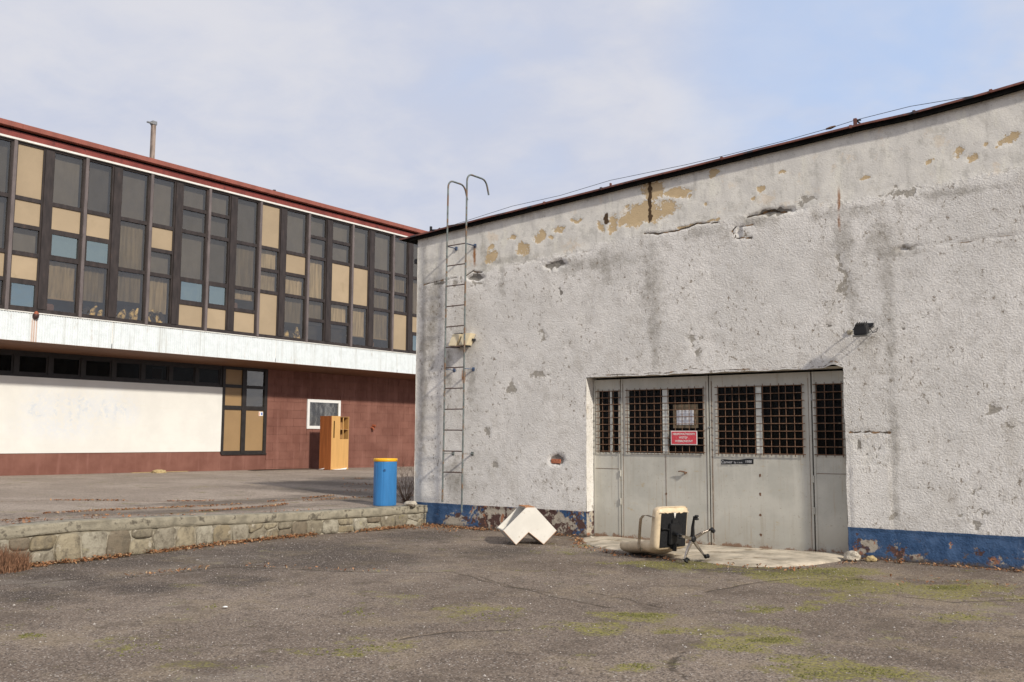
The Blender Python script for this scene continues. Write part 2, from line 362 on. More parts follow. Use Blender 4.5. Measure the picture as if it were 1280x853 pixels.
    h = math_(nt, 'SUBTRACT', h, math_(nt, 'MULTIPLY', tn, .25)); h = math_(nt, 'SUBTRACT', h, math_(nt, 'MULTIPLY', ex, .45))
    h = math_(nt, 'SUBTRACT', h, math_(nt, 'MULTIPLY', pit, .5))
    finish(nt, out, base, .92, h, .60, .021, spec=.12); return m
M['wall'] = wall_mat()

def ground_mat(name, upper=False):
    m, nt, out = new_mat(name); P = pos(nt); A = rgb(nt, 'A')
    nb = noise(nt, P, .55, 5, .6); nm = noise(nt, P, 3.2, 6, .65); nf = noise(nt, P, 30, 4, .7); rag = math_(nt, 'SUBTRACT', math_(nt, 'ADD', math_(nt, 'MULTIPLY', nm, .75), math_(nt, 'MULTIPLY', nf, .35)), .55)
    if upper: c1, c2, c3 = (.32, .262, .212), (.40, .332, .272), (.23, .185, .15)
    else: c1, c2, c3 = (.178, .139, .108), (.250, .200, .158), (.102, .079, .061)
    base = mix(nt, step(nt, nb, .38, .62), c1, c2)
    base = mix(nt, step(nt, nm, .52, .75), base, c3)
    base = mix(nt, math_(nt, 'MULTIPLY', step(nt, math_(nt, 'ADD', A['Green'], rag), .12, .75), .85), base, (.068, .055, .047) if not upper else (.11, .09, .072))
    # aggregate: pale and dark chippings
    v1 = node(nt, 'ShaderNodeTexVoronoi', {'Vector': P, 'Scale': 70.0}); s1 = node(nt, 'ShaderNodeSeparateColor', {0: v1.outputs['Color']}).outputs
    amp = .62 if not upper else .4
    base = mix(nt, math_(nt, 'MULTIPLY', math_(nt, 'MULTIPLY', step(nt, s1['Red'], .66, .78), step(nt, v1.outputs['Distance'], .55, .35)), amp), base, (.46, .40, .34))
    base = mix(nt, math_(nt, 'MULTIPLY', step(nt, s1['Green'], .62, .8), .62), base, (.045, .036, .032))
    v2 = node(nt, 'ShaderNodeTexVoronoi', {'Vector': P, 'Scale': 27.0}); s2 = node(nt, 'ShaderNodeSeparateColor', {0: v2.outputs['Color']}).outputs
    base = mix(nt, math_(nt, 'MULTIPLY', math_(nt, 'MULTIPLY', step(nt, s2['Blue'], .90, .93), step(nt, v2.outputs['Distance'], .30, .2)), amp), base, (.46, .42, .38))
    # moss
    mo = math_(nt, 'ADD', A['Red'], math_(nt, 'MULTIPLY', math_(nt, 'ADD', rag, math_(nt, 'MULTIPLY', math_(nt, 'SUBTRACT', noise(nt, vscale(nt, P, (1, 1, 1)), 1.6, 6, .7), .5), 1.6)), 1.7))
    mcol = mix(nt, step(nt, nf, .35, .65), (.11, .10, .032), (.30, .275, .072))
    base = mix(nt, math_(nt, 'MULTIPLY', step(nt, mo, .34, .85), math_(nt, 'ADD', step(nt, nf, .35, .6, .22, .85), 0.0)), base, mcol)
    # general weak lichen
    if not upper:
        w = step(nt, noise(nt, P, 1.1, 6, .7), .50, .66)
        base = mix(nt, math_(nt, 'MULTIPLY', w, .26), base, (.27, .21, .12))
        w2 = step(nt, noise(nt, P, 1.5, 6, .72), .53, .63)
        base = mix(nt, math_(nt, 'MULTIPLY', w2, .50), base, (.10, .078, .06))
        w3 = step(nt, noise(nt, P, .8, 6, .7), .56, .66)
        base = mix(nt, math_(nt, 'MULTIPLY', w3, .35), base, (.28, .24, .20))
    ck = step(nt, math_(nt, 'ADD', A['Blue'], math_(nt, 'MULTIPLY', rag, .6)), .45, .8)
    base = mix(nt, math_(nt, 'MULTIPLY', ck, .7), base, (.055, .042, .03) if not upper else (.16, .10, .055))
    h = math_(nt, 'ADD', math_(nt, 'MULTIPLY', nf, .8), math_(nt, 'MULTIPLY', v1.outputs['Distance'], -.5))
    h = math_(nt, 'SUBTRACT', h, math_(nt, 'MULTIPLY', ck, 1.0))
    finish(nt, out, base, .93, h, .7, .012, spec=.2); return m
M['asphalt'] = ground_mat('old_asphalt'); M['asphalt_up'] = ground_mat('yard_asphalt', True)

def door_mat():
    m, nt, out = new_mat('grey_door_paint'); P = pos(nt); z = node(nt, 'ShaderNodeSeparateXYZ', {0: P}).outputs['Z']
    nm = noise(nt, P, 2.2, 5, .6); nf = noise(nt, P, 26, 5, .7); run = noise(nt, vscale(nt, P, (9, 1, .5)), 1.2, 4, .6)
    base = mix(nt, step(nt, nm, .35, .65), (.445, .432, .38), (.53, .512, .45))
    base = mix(nt, math_(nt, 'MULTIPLY', step(nt, run, .55, .75), .5), base, (.37, .33, .26))
    base = mix(nt, math_(nt, 'MULTIPLY', step(nt, run, .42, .25), .4), base, (.58, .56, .50))
    low = step(nt, z, .55, .0)
    base = mix(nt, math_(nt, 'MULTIPLY', math_(nt, 'MULTIPLY', low, step(nt, nm, .35, .6)), .45), base, (.20, .165, .12))
    r = step(nt, math_(nt, 'ADD', noise(nt, P, 9, 6, .75), math_(nt, 'MULTIPLY', step(nt, z, .14, .0), .27)), .66, .78)
    base = mix(nt, math_(nt, 'MULTIPLY', r, .8), base, (.20, .095, .045))
    base = mix(nt, math_(nt, 'MULTIPLY', step(nt, noise(nt, vscale(nt, P, (1, 1, 2.2)), 5, 5, .7), .62, .70), .5), base, (.42, .31, .15))
    base = mix(nt, math_(nt, 'MULTIPLY', step(nt, noise(nt, vscale(nt, P, (22, 1, .8)), 1.1, 5, .7), .56, .70), .5), base, (.36, .25, .14))
    base = mix(nt, math_(nt, 'MULTIPLY', step(nt, noise(nt, P, 30, 4, .75), .63, .69), .6), base, (.22, .15, .09))
    finish(nt, out, base, .62, nf, .12, .006, spec=.35); return m
M['door'] = door_mat()
def redwall_mat():
    m, nt, out = new_mat('red_brown_paint'); P = pos(nt)
    n1 = noise(nt, P, 1.2, 5, .6); run = noise(nt, vscale(nt, P, (1, 6, .5)), .8, 5, .65); nf = noise(nt, P, 14, 5, .7)
    base = mix(nt, step(nt, n1, .35, .65), (.165, .072, .054), (.215, .100, .076))
    kr = step(nt, node(nt, 'ShaderNodeObjectInfo').outputs['Random'], 0, 1, .955, 1.045)
    base = mix(nt, 1.0, base, node(nt, 'ShaderNodeCombineXYZ', {0: kr, 1: kr, 2: kr}).outputs[0], 'MULTIPLY')
    base = mix(nt, math_(nt, 'MULTIPLY', step(nt, run, .5, .75), .4), base, (.32, .16, .13))
    base = mix(nt, math_(nt, 'MULTIPLY', step(nt, run, .42, .25), .35), base, (.15, .055, .045))
    base = mix(nt, math_(nt, 'MULTIPLY', step(nt, nf, .70, .76), .6), base, (.48, .36, .30))
    finish(nt, out, base, .85, nf, .2, .006, spec=.2); return m
M['redwall'] = redwall_mat()
def whitewall_mat():
    m, nt, out = new_mat('white_wall_paint'); P = pos(nt); A = rgb(nt, 'A')
    n1 = noise(nt, P, 1.0, 5, .6); st = noise(nt, vscale(nt, P, (1, .5, 5)), 1.6, 5, .65); nf = noise(nt, P, 9, 5, .7)
    base = mix(nt, step(nt, n1, .35, .65), (.69, .68, .64), (.745, .735, .69))
    base = mix(nt, math_(nt, 'MULTIPLY', step(nt, st, .55, .75), .35), base, (.66, .63, .56))
    g = math_(nt, 'MULTIPLY', A['Red'], step(nt, math_(nt, 'ADD', math_(nt, 'MULTIPLY', nf, .7), math_(nt, 'MULTIPLY', n1, .3)), .38, .56))
    base = mix(nt, math_(nt, 'MULTIPLY', g, .55), base, (.62, .66, .72))
    g2 = math_(nt, 'MULTIPLY', A['Green'], step(nt, nf, .42, .6))
    base = mix(nt, math_(nt, 'MULTIPLY', g2, .42), base, (.42, .50, .60))
    base = mix(nt, math_(nt, 'MULTIPLY', step(nt, noise(nt, P, 12, 4, .7), .72, .76), .5), base, (.40, .38, .34))
    finish(nt, out, base, .85, nf, .1, .005, spec=.2); return m
M['whitewall'] = whitewall_mat()
def cladding_mat():
    m, nt, out = new_mat('white_cladding'); P = pos(nt)
    run = noise(nt, vscale(nt, P, (1, 9, .35)), .9, 5, .65); nf = noise(nt, P, 5, 5, .7)
    base = mix(nt, step(nt, nf, .35, .7), (.71, .755, .77), (.63, .675, .685))
    base = mix(nt, math_(nt, 'MULTIPLY', step(nt, run, .50, .72), .6), base, (.47, .48, .45))
    base = mix(nt, math_(nt, 'MULTIPLY', step(nt, noise(nt, vscale(nt, P, (1, 2.5, .6)), 2.0, 6, .7), .60, .72), .55), base, (.40, .30, .21))
    y = node(nt, 'ShaderNodeSeparateXYZ', {0: P}).outputs['Y']
    for y0, w in ((12.845, .028), (12.905, .028), (12.965, .024), (15.2, .012)):
        d = math_(nt, 'ABSOLUTE', math_(nt, 'SUBTRACT', y, y0))
        z = node(nt, 'ShaderNodeSeparateXYZ', {0: P}).outputs['Z']
        lim = step(nt, z, 4.83, 4.74) if y0 < 13 else 1.0
        base = mix(nt, math_(nt, 'MULTIPLY', math_(nt, 'MULTIPLY', step(nt, d, w, w*.3), lim), .62), base, (.46, .23, .11))
    finish(nt, out, base, .5, nf, .05, .003); return m
M['cladding'] = cladding_mat()
def stone_mat():
    m, nt, out = new_mat('rough_stone'); P = pos(nt); R = node(nt, 'ShaderNodeObjectInfo').outputs['Random']
    n1 = noise(nt, P, 9, 6, .7); nf = noise(nt, P, 45, 4, .7)
    c = nt.nodes.new('ShaderNodeValToRGB'); nt.links.new(R, c.inputs[0]); e = c.color_ramp.elements
    e[0].position = 0; e[0].color = (.24, .21, .155, 1); e[1].position = 1; e[1].color = (.22, .20, .165, 1)
    for p, col in ((.2, (.33, .285, .20)), (.4, (.20, .165, .12)), (.55, (.36, .33, .26)), (.7, (.27, .225, .15)), (.85, (.30, .27, .21)), (.95, (.42, .24, .12))):
        x = e.new(p); x.color = (*col, 1)
    c.color_ramp.interpolation = 'CONSTANT'
    base = mix(nt, step(nt, n1, .40, .70), c.outputs[0], (.14, .12, .09))
    base = mix(nt, math_(nt, 'MULTIPLY', step(nt, noise(nt, P, 6, 5, .7), .58, .68), .7), base, (.48, .44, .36))
    base = mix(nt, math_(nt, 'MULTIPLY', step(nt, noise(nt, P, 4, 5, .7), .64, .72), .55), base, (.27, .24, .08))
    finish(nt, out, base, .92, math_(nt, 'ADD', n1, math_(nt, 'MULTIPLY', nf, .4)), .8, .03, spec=.15); return m
M['stone'] = stone_mat()
M['mortar'] = simple('lime_mortar', (.34, .305, .235), .95, var=.3, sc=9, stain=(.16, .135, .10), stain_amt=.5, ssc=7, bump=.8, bsc=40, bdist=.02)
M['coping'] = simple('old_concrete', (.30, .27, .205), .93, var=.3, sc=5, stain=(.12, .105, .08), stain_amt=.48, ssc=5, bump=.8, bsc=60, bdist=.012)
M['ramp'] = simple('pale_concrete', (.46, .40, .31), .93, var=.34, sc=2.6, stain=(.22, .17, .11), stain_amt=.46, ssc=2.8, bump=.7, bsc=45, bdist=.012)
M['rock'] = simple('pale_rubble', (.46, .41, .33), .93, var=.25, sc=14, stain=(.2, .17, .13), stain_amt=.45, ssc=16, bump=.8, bsc=50, bdist=.012)
def leaf_mat():
    m, nt, out = new_mat('dry_leaf'); P = pos(nt); R = node(nt, 'ShaderNodeNewGeometry').outputs['Random Per Island']
    c = nt.nodes.new('ShaderNodeValToRGB'); nt.links.new(R, c.inputs[0]); e = c.color_ramp.elements
    e[0].color = (.20, .085, .04, 1); e[1].color = (.13, .075, .045, 1)
    for p, col in ((.2, (.33, .155, .07)), (.4, (.15, .06, .03)), (.6, (.40, .24, .12)), (.75, (.27, .11, .05)), (.9, (.46, .33, .20))):
        x = e.new(p); x.color = (*col, 1)
    finish(nt, out, c.outputs[0], .8, None, spec=.2); return m
M['leaf'] = leaf_mat()
M['straw'] = simple('red_brown_straw', (.20, .105, .06), .9, var=.5, sc=20)
M['mossb'] = simple('moss_tuft', (.12, .115, .035), .95, var=.5, sc=40)

# ================================================================== GROUND
PATH = np.array([(-11.9, -30, .50), (-11.9, 0, .50), (-11.93, 4.5, .50), (-11.95, 5.7, .50), (-11.95, 6.7, .515), (-12.04, 7.96, .477), (-12.2, 9.0, .43), (-12.22, 10.2, .39), (-12.18, 11.05, .375), (-12.0, 12.4, .37), (-11.90, 13.40, .37)])
def wx(y): return np.interp(y, PATH[:, 1], PATH[:, 0])
def wz(y): return np.interp(y, PATH[:, 1], PATH[:, 2])
def axis(*segs):
    out = [np.array([segs[0][0]])]
    for a, b, d in segs:
        n = max(1, int(round((b-a)/d))); out.append(np.linspace(a, b, n+1)[1:])
    return np.concatenate(out)
def blobs(X, Y, L, rel=True):
    """soft elliptical fields; each blob has a centre and two half axes"""
    r = np.zeros(X.shape)
    for b in L:
        if len(b) == 4: cx, cy, rx, ry = b; u = (X-cx)/rx; v = (Y-cy)/ry
        else:
            cx, cy, ax, ay, bx, by = b; D = ax*by-ay*bx; u = ((X-cx)*by-(Y-cy)*bx)/D; v = (ax*(Y-cy)-ay*(X-cx))/D
        d = np.sqrt(u*u+v*v); r = np.maximum(r, np.clip(1.35-.75*d, 0, 1))
    return r
MOSS = [(-6.79,4.32,.29,.22,-.32,.2),(-7.2,4.29,.15,.12,-.17,.1),(-5.86,4.23,.22,.17,-.14,.1),(-5.45,5.47,.22,.17,-.19,.19),(-5.44,5.12,.24,.18,-.12,.11),(-5.62,7.09,.29,.23,-.24,.3),(-4.41,7.64,.28,.22,-.12,.21),(-4.44,7.02,.32,.25,-.15,.24),(-3.14,7.27,.25,.2,-.12,.29),(-2.54,6.94,.28,.21,-.09,.25),(-3.21,10.48,.41,.32,-.16,.52),(-3.21,11.05,.42,.34,-.11,.37),(-2.33,11.17,.54,.43,-.15,.75),(-3.42,6.05,.11,.09,-.06,.11),(-3.58,8.86,.15,.12,-.08,.21),(-3.28,9.2,.11,.09,-.06,.18),(-6.52,6.38,.17,.14,-.15,.15),(-6.89,7.24,.26,.2,-.14,.15),(-7.97,5.68,.18,.14,-.15,.11),(-7.8,4.02,.1,.08,-.13,.06),(-4.03,11.34,.45,.36,-.12,.34),(-7.67,11.5,.36,.29,-.28,.42),(-3.62,7.48,.32,.25,-.08,.16),(-1.97,9.7,.29,.23,-.05,.27),(-3.15,7.86,.32,.25,-.09,.23),(-6.2,11.1,.5,.4,-.1,.2),(-3.9,12.1,.3,.2,-.1,.3)]
MOSSD = [(-3.64,11.01,.36,.29,-.1,.32),(-2.16,6.8,.31,.24,-.07,.21),(-2.53,11.36,.21,.17,-.04,.19),(-3.02,7.55,.15,.12,-.05,.12),(-5.61,11.32,.41,.32,-.18,.37),(-4.25,11.6,.62,.5,-.1,.29),(-8.05,12.97,.14,.11,-.26,.41),(-4.35,7.84,.17,.14,-.06,.11)]
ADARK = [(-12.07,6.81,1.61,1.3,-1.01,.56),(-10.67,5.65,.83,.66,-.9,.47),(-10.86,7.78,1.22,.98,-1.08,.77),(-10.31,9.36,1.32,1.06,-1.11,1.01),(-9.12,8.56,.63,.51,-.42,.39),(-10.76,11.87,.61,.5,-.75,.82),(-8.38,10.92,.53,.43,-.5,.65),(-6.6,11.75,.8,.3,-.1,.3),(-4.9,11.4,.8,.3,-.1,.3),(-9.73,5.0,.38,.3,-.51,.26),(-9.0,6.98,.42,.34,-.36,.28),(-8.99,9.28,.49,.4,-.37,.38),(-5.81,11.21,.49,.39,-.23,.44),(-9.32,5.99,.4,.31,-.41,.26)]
GCRACK = [[(-10.22,6.25),(-10.09,6.68),(-10.08,7.22),(-10.08,8.19)],[(-10.45,6.92),(-9.94,7.71),(-8.89,8.08),(-8.54,8.27),(-7.59,8.94),(-6.55,8.54),(-5.46,8.19),(-4.79,8.01)],[(-6.99,8.82),(-6.17,8.48),(-5.69,8.38)],[(-4.49,9.47),(-4.35,10.44),(-4.06,11.15),(-3.41,11.43)],[(-5.49,8.68),(-4.95,8.59),(-4.37,8.34)],[(-5.36,5.73),(-5.26,6.21),(-4.88,6.59)],[(-2.74,10.52),(-2.26,10.46),(-1.72,11.14)],[(-3.01,6.08),(-3.26,6.33),(-3.39,6.72)],[(-10.59,5.34),(-10.54,5.68),(-10.5,6.03)]]
xs = axis((-300, -100, 100), (-100, -40, 30), (-40, -14, 6), (-14, -12.6, .35), (-12.6, .4, .04), (.4, 3, .2), (3, 15, 2), (15, 45, 10), (45, 300, 85))
ys = axis((-300, -60, 80), (-60, -10, 10), (-10, 0, 2), (0, 2.4, .3), (2.4, 13.9, .04), (13.9, 20, 1.5), (20, 60, 10), (60, 300, 80))
X, Y = np.meshgrid(xs, ys)
near = np.clip(1-np.maximum(np.abs(X+6)-8, 0)/3, 0, 1)*np.clip(1-np.maximum(np.abs(Y-8)-8, 0)/3, 0, 1)
ck = np.zeros(X.shape); wob = .05*fbm(X, Y, 5, 3, 5)
for l in GCRACK: ck = np.maximum(ck, np.clip(1-seg_dist(X+wob, Y+wob, l)/.06, 0, 1))
Z = near*(.018*fbm(X, Y, .45, 3, 1)+.006*fbm(X, Y, 2.2, 3, 2)+.0035*fbm(X, Y, 9, 2, 3)) - .008*ck
Z = Z - .018*near*(1-np.clip(np.abs(Y-13.2)/.5, 0, 1))*0
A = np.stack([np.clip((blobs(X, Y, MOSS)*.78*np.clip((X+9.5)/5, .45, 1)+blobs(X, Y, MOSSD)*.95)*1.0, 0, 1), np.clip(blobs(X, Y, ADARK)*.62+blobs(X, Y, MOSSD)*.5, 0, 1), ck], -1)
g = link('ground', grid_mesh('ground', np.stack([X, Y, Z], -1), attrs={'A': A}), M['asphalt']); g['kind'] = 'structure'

def yz(x, y):
    """height of the upper yard"""
    w = wx(y); t = np.clip((w-.3-x)/15.2, 0, 1)
    return (wz(y)-.02)*(1-t)+(.5-.0045*(np.clip(y, -30, 60)-13))*t
ULEAF = [[(-17.1,8.13),(-17.14,9.12),(-16.57,10.04),(-15.67,11.1),(-15.38,12.25)],[(-13.72,7.14),(-14.34,9.12),(-14.59,11.63),(-15.24,14.25)],[(-12.91,6.16),(-12.86,6.82),(-13.02,7.54),(-13.31,9.3),(-13.64,10.47),(-13.97,11.86)],[(-14.48,12.7),(-14.48,13.76),(-14.19,14.39)],[(-20.26,18.93),(-20.36,19.97),(-20.06,20.66)]]
us = axis((0, .3, .15), (.3, 10, .1), (10, 16.4, .3), (16.4, 28, 4)); ys = axis((-30, 2, 4), (2, 20, .1), (20, 34, .3), (34, 60, 6))
U, Y = np.meshgrid(us, ys); X = wx(Y)-.18-U
ck = np.zeros(X.shape); wob = .06*fbm(X, Y, 3, 3, 9)
for l in ULEAF: ck = np.maximum(ck, np.clip(1-seg_dist(X+wob, Y+wob, l)/.12, 0, 1))
Z = yz(X, Y)+.012*fbm(X, Y, .5, 3, 11)+.004*fbm(X, Y, 3, 2, 12)-.006*ck
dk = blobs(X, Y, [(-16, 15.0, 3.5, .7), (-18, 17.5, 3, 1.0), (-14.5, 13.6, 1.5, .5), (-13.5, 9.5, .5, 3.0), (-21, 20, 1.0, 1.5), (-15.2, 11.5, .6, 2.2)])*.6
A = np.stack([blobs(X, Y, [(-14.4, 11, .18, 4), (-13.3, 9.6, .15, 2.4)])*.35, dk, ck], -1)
g = link('upper_yard', grid_mesh('upper_yard', np.stack([X, Y, Z], -1), attrs={'A': A}, flip=True), M['asphalt_up']); g['kind'] = 'structure'

# ================================================================== RETAINING WALL
rw = thing('retaining_wall', 'low rough stone retaining wall with a weathered concrete coping along the raised yard', 'wall', (-11.95, 8, 0))
O = (-11.95, 8, 0)
ysr = axis((-30, 0, 5), (0, 13.4, .08))
# backing of mortar
nz = 18; T = np.linspace(0, 1, nz); ysm = axis((-30, 0, 5), (0, 13.4, .03)); YY, TT = np.meshgrid(ysm, T)
XX = wx(YY)-.006+.030*fbm(YY, TT*.45, 5, 4, 21); ZZ = -.06+TT*(wz(YY)-.10+.06)
link('mortar_backing', grid_mesh('mortar_backing', np.stack([XX-O[0], YY-O[1], ZZ], -1)), M['mortar'], rw)
# coping: cross section swept along the wall
prof = [(-.36, -.14), (.00, -.14), (.022, -.125), (.026, -.02), (.012, .0), (-.36, .0), (-.36, -.14)]
Pc = np.zeros((len(prof)*3-2, len(ysr), 3)); pp = []
for a, b in zip(prof[:-1], prof[1:]):
    for k in range(3): pp.append((a[0]+(b[0]-a[0])*k/3, a[1]+(b[1]-a[1])*k/3))
pp.append(prof[-1])
for i, (a, b) in enumerate(pp):
    chip = .014*fbm(ysr, np.full(ysr.shape, i*.13), 7, 3, 31)*1.6-.07*np.clip(fbm(ysr, np.full(ysr.shape, i*.22), 2.3, 4, 33)-.28, 0, 1)
    low = -.05*np.clip(fbm(ysr, ysr*0, 1.7, 2, 35), 0, 1) if b < -.1 else 0
    Pc[i, :, 0] = wx(ysr)+a+(chip if a > -.3 else 0)-O[0]; Pc[i, :, 1] = ysr-O[1]; Pc[i, :, 2] = wz(ysr)+b+chip*.5+low
cp = link('coping', grid_mesh('coping', Pc), M['coping'], rw)
mb = MB(O); y = 13.4; mb.prism([(wx(y)-.36, y, .0), (wx(y)+.02, y, .0), (wx(y)+.02, y, .365), (wx(y)-.36, y, .365)], (0, .012, 0)); mb.build('end_block', M['coping'], rw)
def clip(poly, p, n):
    out = []
    for i in range(len(poly)):
        a, b = poly[i], poly[(i+1) % len(poly)]; da = (a[0]-p[0])*n[0]+(a[1]-p[1])*n[1]; db = (b[0]-p[0])*n[0]+(b[1]-p[1])*n[1]
        if da <= 0: out.append(a)
        if da*db < 0: t = da/(da-db); out.append((a[0]+(b[0]-a[0])*t, a[1]+(b[1]-a[1])*t))
    return out
pts = []; t = 1.2
while t < 13.45:
    H = float(wz(t))-.135; big = random.random() < .38; w = random.uniform(.30, .46) if big else random.uniform(.20, .34)
    if big: pts.append((t+w/2, H*.5+random.uniform(-.03, .03)))
    else:
        k = random.uniform(.42, .64); pts.append((t+w/2+random.uniform(-.04, .04), H*k*.45)); pts.append((t+w/2+random.uniform(-.05, .05), H*(k+.26)))
    t += w
GAP = [random.choice((.003, .006, .012, .018)) for _ in pts]
for i, p in enumerate(pts):
    H = float(wz(p[0]))-.145
    poly = [(p[0]-.5, .0), (p[0]+.5, .0), (p[0]+.5, H), (p[0]-.5, H)]
    if poly[1][0] > 13.38: poly[1] = (13.38, 0); poly[2] = (13.38, H)
    for j, q in enumerate(pts):
        if j != i and abs(q[0]-p[0]) < 1.1:
            d = (q[0]-p[0], q[1]-p[1]); L = math.hypot(*d); n = (d[0]/L, d[1]/L)
            poly = clip(poly, ((p[0]+q[0])/2-n[0]*GAP[i], (p[1]+q[1])/2-n[1]*GAP[i]), n)
            if len(poly) < 3: break
    if len(poly) < 3: continue
    for _ in range(1):   # round the corners
        poly = [((a[0]*w1+b[0]*(1-w1)), (a[1]*w1+b[1]*(1-w1))) for a, b in zip(poly, poly[1:]+poly[:1]) for w1 in (.86, .14)]
    poly = [(a+random.uniform(-.008, .008), min(max(b+random.uniform(-.006, .006), 0), H)) for a, b in poly]
    cx = sum(a[0] for a in poly)/len(poly); cy = sum(a[1] for a in poly)/len(poly)
    pr = random.uniform(.008, .035); n = len(poly); vs = []; tl = (random.uniform(-.04, .04), random.uniform(-.05, .02))
    for sc_, dep in ((1.0, -.03), (.99, pr*.5), (.94, pr), (.55, pr*1.1)):
        for (a, b) in poly:
            yy = cx+(a-cx)*sc_; zz = cy+(b-cy)*sc_
            vs.append((float(wx(yy))+dep+((yy-cx)*tl[0]*4+(zz-cy)*tl[1]*4)*.15*(dep > 0)+random.uniform(-.003, .003)*(dep > 0), yy, max(zz, 0)))
    vs.append((float(wx(cx))+pr*1.15, cx, cy)); fs = []
    for r_ in range(3):
        for k in range(n): fs.append((r_*n+k, r_*n+(k+1) % n, (r_+1)*n+(k+1) % n, (r_+1)*n+k))
    for k in range(n): fs.append((3*n+k, 3*n+(k+1) % n, 4*n))
    mb = MB((float(wx(cx)), cx, cy)); mb.add(vs, fs, 0, True); mb.build('stone', M['stone'], rw, (float(wx(cx))-O[0], cx-O[1], cy-O[2]))

# ================================================================== WHITE GARAGE BUILDING
YW = 13.4; YD = 13.62; S0, S1 = -12.22, 4.0
ROOF = np.array([(-12.6, 5.42), (-12.22, 5.452), (-9.95, 5.593), (-8.92, 5.661), (-7.04, 5.783), (-5.79, 5.864), (-4.79, 5.925), (-3.92, 5.975), (-3.17, 6.005), (-2.11, 6.10), (-1.78, 6.135), (0, 6.30), (4.4, 6.60)])
def rz(s): return np.interp(s, ROOF[:, 0], ROOF[:, 1])
TAN = [(-7.26,5.25,.486,.184),(-7.15,5.58,.215,.184),(-6.87,5.25,.196,.155),(-7.52,5.21,.265,.133),(-7.9,5.19,.107,.135),(-6.04,5.72,.079,.063),(-6.52,5.41,.069,.032),(-6.21,5.27,.04,.032),(-5.3,5.34,.062,.073),(-5.42,5.2,.05,.037),(-8.92,5.17,.099,.056),(-2.94,5.39,.06,.044),(-2.57,5.4,.078,.086),(-2.43,5.29,.048,.064),(-1.95,5.46,.137,.095),(-2.26,5.49,.057,.032),(-9.73,4.96,.174,.101),(-9.35,5.11,.119,.099),(-8.93,5.16,.132,.07),(-9.1,5.05,.067,.028),(-10.47,4.85,.146,.103),(-10.45,5.06,.092,.052),(-8.12,5.1,.062,.081)]
HOLE = [(-9.05,4.59,.17,.045),(-10.8,4.52,.14,.05),(-11.65,4.51,.16,.05),(-10.76,4.56,.112,.044),(-4.35,3.2,.045,.034),(-3.73,1.5,.04,.05),(-3.85,1.52,.021,.022),(-3.89,1.41,.032,.022),(-4.01,1.54,.043,.066),(-3.75,1.39,.021,.032),(-9.02,1.25,.11,.08),(-8.93,4.1,.025,.12),(-6.02,3.29,.026,.037),(-3.37,3.11,.041,.033),(-3.08,3.23,.02,.021),(-4.8,2.52,.035,.034),(-5.12,4.965,.19,.035),(-11.7,2.43,.04,.04),(-11.72,1.05,.035,.03)]
GREY = [(-6.44,3.13,.12,.124),(-6.35,2.94,.08,.099),(-6.52,3.3,.068,.037),(-9.35,2.68,.216,.055),(-8.85,2.64,.064,.041),(-2.36,1.95,.074,.071),(-2.28,2.0,.073,.03),(-2.08,1.79,.054,.04),(-10.79,4.4,.168,.059),(-11.25,4.47,.135,.105),(-2.56,.95,.037,.061),(-2.49,.71,.074,.04),(-2.55,.55,.056,.04),(-2.74,.64,.047,.02),(-3.76,.38,.073,.053),(-9.95,2.49,.139,.14),(-10.47,1.72,.072,.113),(-4.18,4.14,.067,.16),(-4.12,3.9,.066,.114),(-4.14,3.73,.055,.136),(-3.6,.6,.041,.063),(-9.27,3.37,.083,.111),(-10.29,1.16,.089,.042),(-3.29,4.98,.307,.067),(-3.22,4.2,.163,.055),(-4.64,5.07,.163,.071)]
DARK = [(-7.17,4.14,.199,.772),(-7.13,3.49,.128,1.018),(-3.56,3.79,.11,.5),(-3.53,3.02,.085,.75),(-3.55,1.5,.075,1.45),(-4.12,4.42,.15,.5),(-4.05,3.7,.12,.4),(-3.6,4.3,.2,.3),(-8.03,4.49,.122,.402),(-10.17,4.43,.09,.362),(-11.42,2.75,.097,.444),(-11.74,4.28,.159,.457),(-11.2,.85,.225,.287),(-10.85,2.59,.111,.29),(-11.83,3.83,.16,.908),(-10.6,4.91,.093,.443),(-12.02,3.08,.10,2.098),(-6.26,4.8,.396,.101),(-9.96,4.77,.692,.087),(-8.29,4.52,.909,.136),(-5.47,4.89,.492,.085),(-3.42,4.17,.41,.088),(-4.05,4.81,.647,.092),(-2.59,4.88,.567,.064),(-3.84,2.98,.128,.089)]
BROWN = [(-7.19,5.69,.036,.185),(-7.18,5.34,.036,.289),(-8.01,5.23,.046,.108)]
RUST = [(-4.17,5.0,.022,.208),(-4.17,4.68,.018,.161),(-10.82,4.94,.035,.209),(-11.04,2.74,.05,.146)]
CRACK = [[(-7.3,4.91),(-6.94,4.87),(-6.53,4.9),(-6.39,4.95),(-6.01,4.94)],[(-5.53,4.96),(-5.35,4.97),(-5.12,4.99),(-4.94,4.94)],[(-5.46,4.81),(-5.73,4.82),(-5.79,4.75),(-5.73,4.63),(-5.47,4.62)],[(-3.37,4.18),(-3.22,4.2),(-2.96,4.21),(-2.61,4.2),(-2.23,4.22),(-1.86,4.22)],[(-12.05,4.52),(-11.81,4.54),(-11.45,4.57),(-11.22,4.59)],[(-11.06,4.56),(-10.87,4.65),(-10.63,4.62)],[(-9.1,4.61),(-9.27,4.68),(-9.52,4.72),(-9.87,4.66)],[(-9.18,4.68),(-8.93,4.67),(-8.61,4.76),(-8.29,4.75)],[(-4.13,1.71),(-3.59,1.7)],[(-3.29,4.98),(-3.61,4.86),(-3.78,4.81),(-4.05,4.85)]]
garage = thing('garage_building', 'white roughcast single storey garage with peeling paint, blue base band and grey double doors', 'building', (-8, YW, 0))
GO = (-8, YW, 0)
DL, DR, DT = -8.41, -4.185, 2.615
